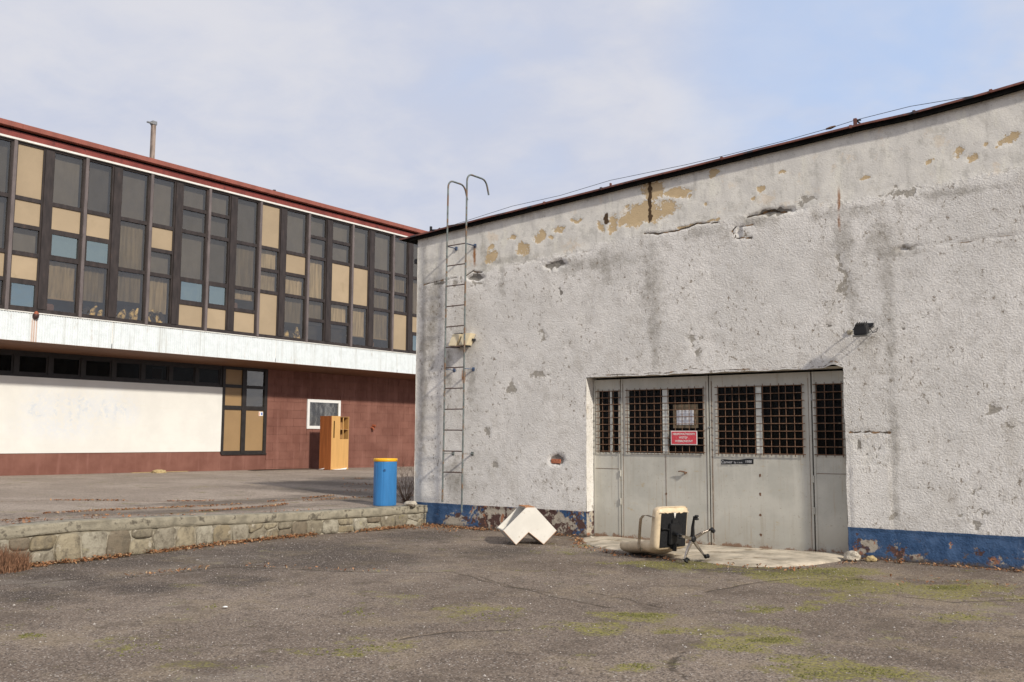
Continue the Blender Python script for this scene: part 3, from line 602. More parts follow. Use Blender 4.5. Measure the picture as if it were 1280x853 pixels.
ss = axis((S0, DL, .026), (DL, DR, .026), (DR, .1, .026), (.1, S1, .15))
zs = axis((-.12, DT, .026), (DT, 4.4, .026), (4.4, 6.2, .026))
S, Zr = np.meshgrid(ss, zs); R_ = rz(S)
Z = np.where(Zr > 4.4, 4.4+(Zr-4.4)*(R_-4.4)/(6.2-4.4), Zr)
band = np.interp(S, [-12.3, -10.5, -9, -7.3, -4, -1.8, 4], [4.50, 4.62, 4.70, 4.90, 4.93, 5.05, 5.2])
smooth = np.clip((Z-band)/.22+.5, 0, 1)
pch = (S > -4.13) & (S < -3.60) & (Z < 1.70); smooth = np.maximum(smooth, np.where(pch & (Z > 1.25), .45, 0)); smooth = np.maximum(smooth, np.clip((.42-Z)/.05, 0, 1)*.6)
smooth = np.maximum(smooth, np.clip(1-(S-S0-.02)/.16, 0, 1)*.9)
wob = .03*fbm(S, Z, 6, 3, 41)
ckr = np.zeros(S.shape)
CW = [1.1, 1.3, .95, .7, .85, .95, .62, .6, 1.25, .6]
for l, w_ in zip(CRACK, CW): ckr = np.maximum(ckr, w_*np.clip(1-seg_dist(S+wob, Z+wob, l)/(.030+.012*fbm(S, Z, 5, 2, 77)), 0, 1))
ckg = ckr.copy()
ckr = np.maximum(ckr, .75*np.clip(1-seg_dist(S+wob*.6, Z+wob*.6, [(-8.38,2.66),(-7.4,2.635),(-6.7,2.65),(-6.43,2.69),(-6.23,2.65),(-5.28,2.635),(-4.46,2.63),(-4.32,2.68),(-4.19,2.64)])/.04, 0, 1))
w2x = .085*fbm(S, Z, 11, 4, 141); w2z = .085*fbm(S, Z, 11, 4, 142)
hole = blobs(S+w2x, Z+w2z, HOLE); grey = blobs(S+w2x*1.6, Z+w2z*1.6, GREY)*.62; w3x = .10*fbm(S, Z, 5, 4, 151); w3z = .10*fbm(S, Z, 5, 4, 152)
tan = blobs(S+w3x, Z+w3z, TAN+[(-6.7, 5.5, .3, .06), (-8.6, 5.3, .12, .04), (-7.6, 5.42, .1, .05), (-5.0, 5.55, .08, .03), (-3.8, 5.25, .1, .03), (-9.95, 5.15, .08, .05), (-6.1, 4.98, .12, .03), (-6.55, 4.93, .15, .03)])*.76
peel = np.clip(.50*np.clip(1-np.abs(S+9.3)/2.2, 0, 1)**.5*(S < -8)+.10, 0, 1) + blobs(S, Z, [(-3.95, .17, .22, .13), (-3.55, .17, .2, .16), (-3.3, .06, .15, .07), (-2.75, .04, .12, .04), (-2.55, .20, .12, .07), (-2.4, .08, .17, .10), (-2.05, .09, .05, .12), (-1.7, .08, .1, .05), (-2.9, .28, .05, .05), (-10.3, .25, .3, .2), (-11.3, .1, .25, .12), (-9.5, .1, .5, .2)])*.42
gash = blobs(S+w2x*.8, Z+w2z*.6, [(-5.10, 4.96, .26, .032), (-5.66, 4.72, .03, .07), (-3.33, 4.19, .07, .02), (-10.8, 4.53, .14, .05), (-9.03, 4.585, .15, .05), (-9.02, 1.25, .11, .07)])
dep = .008*fbm(S, Z, .7, 3, 42)+.005*fbm(S, Z, 4, 3, 43)+.0022*fbm(S, Z, 13, 3, 44)*(1-smooth*.8)+.010*(1-smooth)
dep = dep-.016*np.clip(ckg*1.4-.3, 0, 1)-.005*hole-.035*np.clip(gash*1.3, 0, 1)-.006*(tan > .5)-.005*(grey > .4)
dep = dep+np.where((S > -4.13) & (S < -3.60) & (Z < 1.705), .010, 0)
edge = np.clip(1-np.minimum(np.abs(S-DL), np.abs(S-DR))/.06, 0, 1)*(Z < DT+.06)+np.clip(1-np.abs(Z-DT)/.05, 0, 1)*((S > DL-.05) & (S < DR+.05))
ze = np.where(np.abs(Z-DT) < .2, .02*fbm(S, S*0, 5, 3, 46)*np.clip(1-np.abs(Z-DT)/.2, 0, 1), 0) + np.where(np.abs(Z-DT) < .3, .05*np.exp(-((S+4.32)/.09)**2)*np.clip(1-np.abs(Z-DT)/.3, 0, 1), 0)
se = .012*fbm(Z, Z*0, 7, 3, 47)*np.clip(1-np.abs(S-DL)/.1, 0, 1)+.012*fbm(Z, Z*0, 7, 3, 48)*np.clip(1-np.abs(S-DR)/.1, 0, 1)+.015*fbm(Z, Z*0, 5, 3, 49)*np.clip(1-np.abs(S-S0)/.08, 0, 1)
P3 = np.stack([S+se-GO[0], YW-dep-GO[1], np.where(Zr > 6.19, Z, Z+ze)], -1)
Sm = (S[:-1, :-1]+S[1:, 1:])/2; Zm = (Zr[:-1, :-1]+Zr[1:, 1:])/2
mask = ~((Sm > DL) & (Sm < DR) & (Zm < DT))
A = np.stack([tan, smooth, np.clip(blobs(S+wob*2, Z, DARK)*.55+np.clip((1.0-(Z+.15*fbm(S, S*0, 2, 3, 50)))*.12, 0, .12)+.12*np.clip(-(S+10.5), 0, 1), 0, 1)], -1)
B = np.stack([grey, blobs(S+wob*.3, Z, RUST)*.8, np.clip(hole*.75+gash*.5, 0, 1)], -1)
Cc = np.stack([ckr, blobs(S+w2x*.7, Z+w2z, BROWN)*.85, np.clip(peel, 0, 1)], -1)
link('front_wall', grid_mesh('front_wall', P3, mask, {'A': A, 'B': B, 'C': Cc}), M['wall'], garage)
# reveals of the opening, side and back walls
def jamb(name, pts_, nrm, n1, n2):
    (a, b, c, d) = [np.array(q, float) for q in pts_]; u = np.linspace(0, 1, n1)[None, :, None]; v = np.linspace(0, 1, n2)[:, None, None]
    Pj = a*(1-u)*(1-v)+b*u*(1-v)+c*u*v+d*(1-u)*v; q = Pj[..., 0]+Pj[..., 1]
    Pj = Pj+np.array(nrm)*(.006*fbm(Pj[..., 0]+Pj[..., 1], Pj[..., 2], 6, 3, 55))[..., None]
    at = {'A': np.zeros(Pj.shape), 'B': np.zeros(Pj.shape), 'C': np.zeros(Pj.shape)}; at['A'][..., 1] = .45
    at['C'][..., 2] = .62; at['A'][..., 2] = .1
    return link(name, grid_mesh(name, Pj-np.array(GO), attrs=at), M['wall'], garage)
jamb('reveal', [(DL, YW-.006, -.1), (DL, YD+.1, -.1), (DL, YD+.1, DT), (DL, YW-.006, DT)], (1, 0, 0), 8, 80)
jamb('reveal', [(DR, YD+.1, -.1), (DR, YW-.006, -.1), (DR, YW-.006, DT+.02), (DR, YD+.1, DT)], (-1, 0, 0), 8, 80)
jamb('reveal', [(DL, YD+.1, DT), (DR, YD+.1, DT), (DR, YW-.004, DT+.02), (DL, YW-.004, DT+.02)], (0, 0, -1), 80, 8)
sd = jamb('side_wall', [(S0, 26, -.1), (S0, YW-.004, -.1), (S0, YW-.004, 5.45), (S0, 26, 5.45)], (-1, 0, 0), 60, 40)
jamb('side_wall', [(S1, YW-.004, -.1), (S1, 26, -.1), (S1, 26, 6.57), (S1, YW-.004, 6.57)], (1, 0, 0), 30, 20)
jamb('back_wall', [(S1, 26, -.1), (S0, 26, -.1), (S0, 26, 5.45), (S1, 26, 6.57)], (0, 1, 0), 30, 20)
# roof sheet with red-brown metal cap and a dark board below the edge
rs = axis((-12.62, 4.4, .12)); jit = .006*fbm(rs, rs*0, 1.3, 3, 60)
def edge_strip(name, y0, y1, zt, zb, mat, s=rs):
    mb = MB(GO); vs = []; fs = []
    for q in s:
        z = float(rz(q))+.008*float(vn(q, 0, None, 2.1, 61)); vs += [(q, y0, z+zb), (q, y0, z+zt), (q, y1, z+zt), (q, y1, z+zb)]
    for i in range(len(s)-1):
        for k in range(4): fs.append((i*4+k, i*4+(k+1) % 4, i*4+4+(k+1) % 4, i*4+4+k))
    fs += [(0, 1, 2, 3), tuple(len(vs)-4+k for k in (3, 2, 1, 0))]
    mb.add(vs, fs); return fixn(mb.build(name, mat, garage))
edge_strip('roof_sheet', YW-.085, 26.1, .032, .008, M['bitumen'])
edge_strip('metal_cap', YW-.105, YW-.0851, .038, .010, M['roofcap'])
edge_strip('eaves_board', YW-.080, YW-.040, .006, -.055, M['bitumen'], rs[2:])
for q in (-9.2, -8.05, -5.9, -3.95, -3.1, -2.15):   # cap joints
    z = float(rz(q)); MB(GO).box((q-.02, YW-.112, z+.005), (q+.02, YW-.06, z+.052), ch=.004).build('cap_joint', M['roofcap'], garage)
# gutter outlet at the left corner
mb = MB(GO); mb.box((-12.43, 13.52, 4.98), (-12.22, 13.70, 5.07), ch=.01); mb.tube([(-12.33, 13.6, 5.0), (-12.33, 13.6, 4.83), (-12.29, 13.6, 4.72), (-12.21, 13.6, 4.68)], .045, 10)
mb.build('gutter_outlet', M['black'], garage)
# recessed brick showing in the hole low on the wall
MB(GO).box((-9.12, YW-.002, 1.19), (-8.93, YW+.05, 1.265), ch=.008).build('exposed_brick', M['brickred'], garage)

# ---- doors
def door_leaf(name, x0, x1, opens, seams, label=None):
    """steel leaf: sheet pieces around the barred openings"""
    z0, z1 = .012, 2.585; y0, y1 = YD, YD+.045; zb, zt = 1.385, 2.40
    o = GO; mb = MB(o); g_ = .006
    mb.box((x0+g_, y0, z0), (x1-g_, y1, zb)); mb.box((x0+g_, y0, zt), (x1-g_, y1, z1)); xs_ = [x0+g_]
    for a, b in opens: xs_ += [a, b]
    xs_.append(x1-g_)
    for a, b in zip(xs_[::2], xs_[1::2]): mb.box((a, y0, zb), (b, y1, zt))
    # folded edges and welded strips stand slightly proud
    for a in (x0+g_, x1-g_-.03): mb.box((a, y0-.008, z0), (a+.03, y0-.0005, z1))
    mb.box((x0+g_+.031, y0-.006, z0), (x1-g_-.031, y0-.0005, z0+.045))
    d = link(name, mb.mesh(name), M['door'], garage)
    if label: d['label'] = label
    for s_ in seams:
        MB(o).box(*s_).build('weld_seam', M['rust'], d)
    if x1-x0 > 1:
        for a in (x0+g_+.034, x1-g_-.040):
            MB(o).box((a, y0-.003, .05), (a+.006, y0-.0006, 2.5)).build('weld_seam', M['rust'], d)
    for (a, b), (a2, b2) in zip(opens[:-1], opens[1:]): MB(o).box((b-.004, y0-.006, zb-.0), (a2+.004, y0-.0006, zt)).build('muntin', M['muntin'], d)
    return d
def bars(d, x0, x1, z0, z1, nx, nzb):
    xx = np.linspace(x0, x1, nx); zz_ = np.linspace(z0, z1, nzb)
    y = YD-.022
    mv = None; mh = None
    for q in xx:
        if mv is None: mb = MB((0, 0, 0)); mb.tube([(0, 0, z0-.035), (0, 0, z1+.03)], .0058, 6); mv = mb.mesh('grille_bar')
        ob = link('grille_bar', mv, M['rust'], d, (q-GO[0], y-GO[1], random.uniform(-.006, .006)))
        ob.rotation_euler = (0, random.uniform(-.006, .006), 0)
    for q in zz_:
        if mh is None: mb = MB((0, 0, 0)); mb.tube([(x0-.035-GO[0], 0, 0), (x1+.035-GO[0], 0, 0)], .0062, 6); mh = mb.mesh('grille_bar')
        link('grille_bar', mh, M['rust'], d, (0, y-.011-GO[1], q))
def pane(d, x0, x1, mat='glassdark'):
    MB(GO).box((x0-.02, YD+.02, 1.37), (x1+.02, YD+.026, 2.415)).build('pane', M[mat], d)
d1 = door_leaf('side_panel', -8.405, -7.89, [(-8.30, -8.08), (-8.055, -7.93)], [((-8.38, YD-.004, 1.118), (-7.90, YD-.0006, 1.124))], 'narrow fixed panel on the left with a grille')
bars(d1, -8.31, -7.90, 1.405, 2.39, 5, 10); pane(d1, -8.30, -7.93)
d2 = door_leaf('door_leaf', -7.885, -6.325, [(-7.735, -7.115), (-7.02, -6.425)], [((-7.075, YD-.004, .10), (-7.069, YD-.0006, 1.35)), ((-7.7, YD-.003, 1.362), (-6.45, YD-.0006, 1.366))], 'left door leaf with the red notice and a worn handle')
bars(d2, -7.745, -6.415, 1.405, 2.395, 12, 10); pane(d2, -7.735, -7.115); pane(d2, -7.02, -6.425)
d3 = door_leaf('door_leaf', -6.315, -4.725, [(-6.175, -5.56), (-5.48, -4.86)], [((-6.285, YD-.006, .1), (-6.279, YD-.0086, 2.5))], 'right door leaf with rust spots and the small black sticker')
bars(d3, -6.175, -4.85, 1.395, 2.40, 12, 10); pane(d3, -6.175, -5.56); pane(d3, -5.48, -4.86)
d4 = door_leaf('side_panel', -4.715, -4.19, [(-4.665, -4.29)], [((-4.69, YD-.004, 1.125), (-4.20, YD-.0006, 1.131))], 'narrow fixed panel on the right in shade')
bars(d4, -4.655, -4.285, 1.395, 2.40, 4, 10); pane(d4, -4.665, -4.29)
for d, x in ((d1, -7.888), (d4, -4.72)):
    for z in (.60, 1.05, 2.22):
        mb = MB(GO); mb.tube([(x, YD-.018, z-.05), (x, YD-.018, z+.05)], .011, 8); mb.build('hinge', M['steel'] if z == 2.22 else M['door'], d)
for z in (1.78,): MB(GO).box((-6.335, YD-.03, z), (-6.30, YD-.009, z+.02), ch=.003).build('latch_plate', M['steel'], d2)
mb = MB(GO); mb.tube([(-6.72, YD, 1.09), (-6.72, YD-.045, 1.09)], .014, 8); mb.tube([(-6.715, YD-.045, 1.065), (-6.73, YD-.047, 1.10), (-6.80, YD-.05, 1.112), (-6.835, YD-.05, 1.105)], [.016, .014, .010, .007], 8); mb.build('door_handle', M['rust'], d2)
# small rust blooms where the stiffeners were welded on
for x, z in ((-5.52, 1.08), (-5.525, .80), (-5.53, .50), (-5.53, .21), (-7.072, .36), (-7.072, .75)):
    vs = [(x+random.uniform(.012, .022)*math.cos(a), YD-.0022, z+random.uniform(.016, .034)*math.sin(a)) for a in np.linspace(0, 2*PI, 11)[:-1]]
    MB(GO).prism(vs, (0, .0018, 0)).build('rust_spot', M['rust'], d3 if x > -6.5 else d2)
# dark interior behind the bars with a few dim things
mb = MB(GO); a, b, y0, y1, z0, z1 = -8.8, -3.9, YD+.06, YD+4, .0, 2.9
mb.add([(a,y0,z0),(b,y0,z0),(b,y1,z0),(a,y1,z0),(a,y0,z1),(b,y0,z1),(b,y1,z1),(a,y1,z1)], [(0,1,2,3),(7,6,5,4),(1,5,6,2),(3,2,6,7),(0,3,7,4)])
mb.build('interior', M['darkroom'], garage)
mb = MB(GO); mb.box((-4.60, YD+.3, 1.3), (-4.50, YD+.4, 1.52), ch=.02); mb.box((-4.45, YD+.32, 1.3), (-4.41, YD+.36, 1.6), ch=.008); mb.box((-5.1, YD+.3, 1.5), (-5.0, YD+.34, 1.7), ch=.01); mb.build('interior_clutter', M['curtaing'], garage)
# threshold ramp
ro = [(-8.36, 13.64), (-8.34, 13.1), (-7.95, 12.55), (-7.35, 12.25), (-6.7, 12.0), (-6.0, 11.92), (-5.4, 11.75), (-4.95, 11.68), (-4.55, 11.95), (-4.25, 12.6), (-4.12, 13.1), (-4.2, 13.64)]
ro = [((a[0]*w1+b[0]*(1-w1)), (a[1]*w1+b[1]*(1-w1))) for a, b in zip(ro[:-1], ro[1:]) for w1 in (.85, .6, .35, .1)]+[ro[-1]]
ro = [(x+.06*float(vn(x, y, None, 4, 71)), y+(.13*float(vn(x, y, None, 2.3, 72))+.05*float(vn(x, y, None, 7, 74)))*(y < 13)) for x, y in ro]
cx, cy = -6.25, 13.3; rings = []; vs = []; fs = []; n = len(ro)
for k, (sc_, h) in enumerate(((1.0, -.03), (.985, .012), (.95, .026), (.85, .034), (.7, .036), (.5, .036), (.3, .036), (0.02, .036))):
    for x, y in ro:
        xx, yy = cx+(x-cx)*sc_, cy+(y-cy)*sc_+(0 if y < 13.5 else (y-cy)*(1-sc_)*.0)
        vs.append((xx, yy, h+(.006*float(vn(xx, yy, None, 6, 73)) if k else 0)))
m_ = 8
for k in range(m_-1):
    for i in range(n-1): fs.append((k*n+i, k*n+i+1, (k+1)*n+i+1, (k+1)*n+i))
mb = MB((-6.25, 12.6, 0)); mb.add(vs, fs, 0, True)
mb.box((-8.40, 13.3, -.05), (-4.19, 13.68, .008))
rp = fixn(mb.build('door_ramp', M['ramp'], None, (-6.25, 12.6, 0))); tag(rp, 'pale worn concrete apron in front of the grey garage doors', 'concrete ramp')

# ================================================================== THE LONG HALL
XB = -27.5; XF = -25.8
hall = thing('long_hall', 'long two storey hall with brown glazed upper floor, white corrugated band and red roof edge', 'building', (-27, 18, .4))
HO = (-27, 18, .4)
YA, YZ_ = 3.2, 33.2
# ground floor: red-brown plinth, white painted wall, blockwork
MB(HO).box((XB-.3, YA, .2), (XB, 20.36, 1.12)).build('plinth', M['redwall'], hall)
Yg, Zg = np.meshgrid(axis((YA, 12, .5), (12, 20.33, .06)), axis((1.1201, 3.31, .06)))
a1 = blobs(Yg+.08*fbm(Yg, Zg, 2, 2, 80), Zg, [(14.2, 2.45, .55, .45), (14.9, 2.5, .45, .45), (15.6, 2.45, .45, .45), (16.3, 2.5, .4, .45), (16.9, 2.4, .3, .35), (14.7, 1.9, 1.0, .3)])*.9
a2 = np.zeros(Yg.shape)
for l in [[(14.0, 2.75), (13.75, 2.3), (14.1, 2.2)], [(14.5, 2.2), (14.55, 2.8)], [(15.2, 2.15), (15.25, 2.8), (15.6, 2.5), (15.35, 2.4)], [(15.9, 2.2), (16.0, 2.7), (16.15, 2.2)], [(16.4, 2.2), (16.45, 2.65), (16.7, 2.3), (16.75, 2.7)], [(14.9, 2.7), (15.0, 2.1)]]:
    a2 = np.maximum(a2, np.clip(1-seg_dist(Yg, Zg, l)/.08, 0, 1))
Aw = np.stack([a1, a2, a1*0], -1)
Pw = np.stack([np.full(Yg.shape, XB+.022)-HO[0]+.004*fbm(Yg, Zg, 1.5, 3, 81), Yg-HO[1], Zg-HO[2]], -1)
link('white_wall', grid_mesh('white_wall', Pw, attrs={'A': Aw}), M['whitewall'], hall)
MB(HO).box((XB-.3, YA, 1.1201), (XB+.004, 20.33, 3.309)).build('wall_core', M['whitetrim'], hall)
MB(HO).box((XB-.32, 20.36, .2), (XB-.002, 22.26, 1.035)).build('plinth', M['redwall'], hall)
MB(HO).box((XB-.32, 22.26, .2), (XB-.02, YZ_, 4.1)).build('wall_core', M['redwall'], hall)
# painted blocks
bw, bh = .62, .298; blk = None; r_ = 0; z = .22
while z < 4.02:
    y = 22.28-(bw/2 if r_ % 2 else 0)
    while y < YZ_:
        y0 = max(y, 22.265); y1 = min(y+bw, YZ_)
        win = (y1 > 24.14 and y0 < 25.84 and z+bh > 1.93 and z < 3.06)
        if y1-y0 > .1 and not win:
            full = abs((y1-y0)-bw) < 1e-6 and z+bh < 4.03
            if full:
                if blk is None:
                    mb = MB(); mb.box((-.03, .0015, .0015), (0, bw-.0015, bh-.0015), ch=.003); blk = mb.mesh('block')
                link('block', blk, M['redwall'], hall, (XB-HO[0]+random.uniform(-.001, .001), y0-HO[1], z-HO[2]))
            else:
                MB(HO).box((XB-.03, y0+.003, z+.003), (XB, y1-.003, min(z+bh, 4.06)-.003), ch=.004).build('block', M['redwall'], hall)
        elif win:
            for (c, d) in ((y0, min(y1, 24.145)), (max(y0, 25.835), y1)):
                if d-c > .04: MB(HO).box((XB-.03, c+.003, z+.003), (XB, d-.003, z+bh-.003), ch=.004).build('block', M['redwall'], hall)
            for (c, d) in ((z, min(z+bh, 1.935)), (max(z, 3.055), z+bh)):
                if d-c > .04 and y1 > 24.15 and y0 < 25.83: MB(HO).box((XB-.03, max(y0, 24.15)+.003, c+.003), (XB, min(y1, 25.83)-.003, d-.003), ch=.004).build('block', M['redwall'], hall)
        y += bw
    z += bh; r_ += 1
# white framed window in the blockwork
wf = link('window', None or (lambda mb: mb.mesh('window'))(MB(HO).box((XB-.03, 24.15, 1.94), (XB+.03, 24.26, 3.05)).box((XB-.03, 25.72, 1.94), (XB+.03, 25.83, 3.05)).box((XB-.03, 24.2601, 1.94), (XB+.03, 25.7199, 2.05)).box((XB-.03, 24.2601, 2.94), (XB+.03, 25.7199, 3.05))), M['upvc'], hall); wf['label'] = 'white framed window in the red-brown wall'
MB(HO).box((XB-.008, 24.26, 2.05), (XB-.002, 25.72, 2.94)).build('pane', M['glass'], wf)
MB(HO).box((XB-.30, 24.2, 2.0), (XB-.015, 25.78, 2.99)).build('blind', simple('grey_green_blind', (.075, .085, .075), .8), wf)
mb = MB(HO); mb.tube([(XB-.02, 27.55, 2.02), (XB+.10, 27.55, 2.0), (XB+.13, 27.56, 1.93)], .045, 10); mb.tube([(XB+.0, 27.62, 2.10), (XB+.12, 27.66, 2.09)], .05, 8); mb.build('wall_stub_pipe', M['terra'], hall)
# strip of dark windows under the soffit
MB(HO).box((XB-.10, YA, 3.3105), (XB-.01, 20.33, 3.40)).box((XB-.10, YA, 3.95), (XB-.01, 20.33, 4.06)).build('window_rail', M['darkframe'], hall)
for k, y in enumerate([y for y in np.arange(3.3, 21, 1.0)] ):
    yy = y+.0
    if yy > 20.3: break
    MB(HO).box((XB-.11, yy-.06, 3.4001), (XB, yy+.06, 3.9499)).build('mullion', M['darkframe'], hall)
    y1 = min(yy+1.0, 20.36)
    w = MB(HO).box((XB-.07, yy+.0601, 3.4002), (XB-.03, yy+.115, 3.9498)).box((XB-.07, y1-.115, 3.4002), (XB-.03, y1-.0601, 3.9498)).box((XB-.07, yy+.1151, 3.4002), (XB-.03, y1-.1151, 3.45)).box((XB-.07, yy+.1151, 3.90), (XB-.03, y1-.1151, 3.9498)).build('strip_window', M['darkframe'], hall)
    MB(HO).box((XB-.052, yy+.11, 3.445), (XB-.046, y1-.11, 3.905)).build('pane', M['glassdark'], w)
    if 12 < y < 20:
        if abs(y-17.3) < .1:
            MB(HO).box((XB-.22, yy+.47, 3.44), (XB-.19, yy+.84, 3.86)).build('white_inner_frame', M['upvc'], w)
            MB(HO).box((XB-.189, yy+.45, 3.49), (XB-.17, yy+.78, 3.81)).build('orange_board', simple('orange_board', (.42, .14, .04), .7), w)
        else:
            a_ = random.uniform(.12, .35); MB(HO).box((XB-.30, yy+a_, 3.42), (XB-.28, yy+random.uniform(.6, .88), random.uniform(3.7, 3.93))).build('inner_sheet', M['curtaing'], w)
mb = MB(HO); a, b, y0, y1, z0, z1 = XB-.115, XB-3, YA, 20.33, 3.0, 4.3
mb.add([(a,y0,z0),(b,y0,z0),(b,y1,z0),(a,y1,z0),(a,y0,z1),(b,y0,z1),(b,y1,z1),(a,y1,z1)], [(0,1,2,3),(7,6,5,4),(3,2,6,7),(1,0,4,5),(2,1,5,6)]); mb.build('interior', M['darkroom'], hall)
# tall two-light window with tan panels
tw = MB(HO)
for y0, y1 in ((20.3301, 20.44), (21.16, 21.34), (22.13, 22.255)): tw.box((XB-.08, y0, 1.04), (XB+.03, y1, 4.05))
for y0, y1 in ((20.4401, 21.1599), (21.3401, 22.1299)):
    for z0, z1 in ((1.04, 1.14), (2.56, 2.70), (3.32, 3.43), (3.95, 4.05)): tw.box((XB-.07, y0, z0), (XB+.015, y1, z1))
tw = tw.build('tall_window', M['darkframe'], hall)
for ci, (y0, y1) in enumerate(((20.44, 21.16), (21.34, 22.13))):
    for ri, (z0, z1) in enumerate(((1.14, 2.56), (2.70, 3.32), (3.43, 3.95))):
        if ci == 1 and ri > 0:
            MB(HO).box((XB-.03, y0, z0), (XB-.024, y1, z1)).build('pane', M['glass'], tw); MB(HO).box((XB-.1, y0, z0), (XB-.09, y1, z1)).build('blind', M['darkroom'], tw)
        else: MB(HO).box((XB-.05, y0, z0), (XB-.02, y1, z1)).build('tan_panel', M['tanlow'], tw)
mb = MB(HO); mb.box((XB-.0199, 21.93, 2.37), (XB-.012, 22.11, 2.52)); st = mb.build('paper_notice', M['litter'], tw)
MB(HO).box((XB-.0119, 22.02, 2.40), (XB-.010, 22.09, 2.49)).build('notice_print', simple('blue_print', (.12, .2, .5), .6), tw)
MB(HO).box((XB-.0119, 21.94, 2.385), (XB-.010, 21.97, 2.50)).build('notice_print', simple('orange_print', (.7, .25, .12), .6), tw)
MB(HO).box((XB-.08, 20.36, 1.0), (XB+.05, 22.28, 1.0395)).build('window_sill', M['darkframe'], hall)
# soffit and corrugated band
mb = MB(HO); mb.add([(XF+.019, YA, 4.149), (XF+.019, YZ_, 4.149), (XB-.2, YZ_, 4.045), (XB-.2, YA, 4.045), (XF+.019, YA, 4.160), (XF+.019, YZ_, 4.160), (XB-.2, YZ_, 4.30), (XB-.2, YA, 4.30)], [(0,1,2,3),(7,6,5,4),(0,4,5,1),(3,2,6,7),(0,3,7,4),(1,5,6,2)])
mb.build('soffit', M['soffit'], hall)
bounds = [YA, 9.2, 15.2, 21.2, 27.2, YZ_]
for a, b in zip(bounds[:-1], bounds[1:]):
    vs = []; fs = []; y = a+.006; per = .072; prof = ((0, 0), (.30, 0), (.42, .016), (.88, .016)); q = []
    while y < b-.006:
        for t_, o_ in prof:
            if y+t_*per < b-.006: q.append((y+t_*per, o_))
        y += per
    for (yy, o_) in q: vs += [(XF+o_, yy, 4.1605), (XF+o_, yy, 4.935)]
    for i in range(len(q)-1): fs.append((2*i, 2*i+2, 2*i+3, 2*i+1))
    MB(HO).add(vs, fs).build('corrugated_sheet', M['cladding'], hall)
MB(HO).box((XF-.3, YA, 4.3001), (XF-.004, YZ_, 4.93)).build('band_core', M['whitetrim'], hall)
MB(HO).box((XF-.12, YA, 4.9361), (XF+.035, YZ_, 4.962)).build('band_flashing', M['whitetrim'], hall)
# lamp on the band
mb = MB(HO); mb.tube([(XF+.02, 12.905, 4.80), (XF+.05, 12.905, 4.84), (XF+.06, 12.905, 4.90), (XF+.05, 12.905, 4.94)], [.05, .085, .085, .05], 12, 0)
lampb = mb.build('bulkhead_lamp', M['lampdark'], hall); MB(HO).tube([(XF+.07, 12.905, 4.90), (XF+.085, 12.905, 4.95), (XF+.07, 12.905, 4.985)], [.065, .06, .03], 12).build('lamp_cap', M['terra'], lampb)
# upper floor glazing
FIN = [3.75, 5.85, 7.95, 10.04, 12.12, 14.162, 16.244, 18.33, 20.374, 22.521, 24.667, 26.865, 29.05, 31.22]
ZB = [5.07, 5.79, 6.535, 7.29, 8.05, 8.80, 9.54]
LAY = {4: ['GG2', 'GG2', 'T1', 'G1'], 5: ['T2', 'T1', 'G1', 'T1', 'B1'], 6: ['G2', 'T1', 'B1', 'C2'], 7: ['G2', 'T1', 'B1', 'J2'], 8: ['G2', 'C2', 'J2'], 9: ['G2', 'T1', 'G1', 'J2'], 10: ['G1', 'G1', 'G2', 'B1', 'T1'],
       11: ['G1', 'G1', 'G2', 'B1', 'T1'], 12: ['G2', 'C2', 'C1', 'T1'], 13: ['T2', 'C1', 'C1', 'T2'], 14: ['G2', 'T1', 'C1', 'J2'], 15: ['G1', 'G1', 'C2', 'C1', 'D1'], 16: ['G1', 'G1', 'T2', 'C1', 'D1'],
       17: ['G2', 'T2', 'C2'], 18: ['G2', 'C1', 'C1', 'C2'], 19: ['G2', 'C1', 'C1', 'T2'], 20: ['G2', 'C2', 'T1', 'B1']}
GEN = [['G2', 'T1', 'G1', 'C2'], ['G1', 'G1', 'C2', 'B1', 'T1'], ['G2', 'C2', 'T2']]
def fold_sheet(y0, y1, z0, z1, x, amp, seed):
    ys_ = np.linspace(y0, y1, 40); zs_ = np.linspace(z0, z1, 6); a, b = np.meshgrid(ys_, zs_)
    xx = x+amp*np.sin(a*(30+7*(seed % 4))+2.2*np.sin(a*7+seed*1.7)+b*.4)*(.5+.5*np.sin(a*5+seed))+amp*.7*fbm(a, b, 5, 2, 90+seed % 9)
    return np.stack([xx-HO[0], a-HO[1], b-HO[2]], -1)
MB(HO).box((XF-.14, YA, 4.9625), (XF-.01, YZ_, 5.075)).build('bottom_rail', M['mullion'], hall)
MB(HO).box((XF-.14, YA, 9.535), (XF-.01, YZ_, 9.60)).build('top_rail', M['mullion'], hall)
col_i = 0
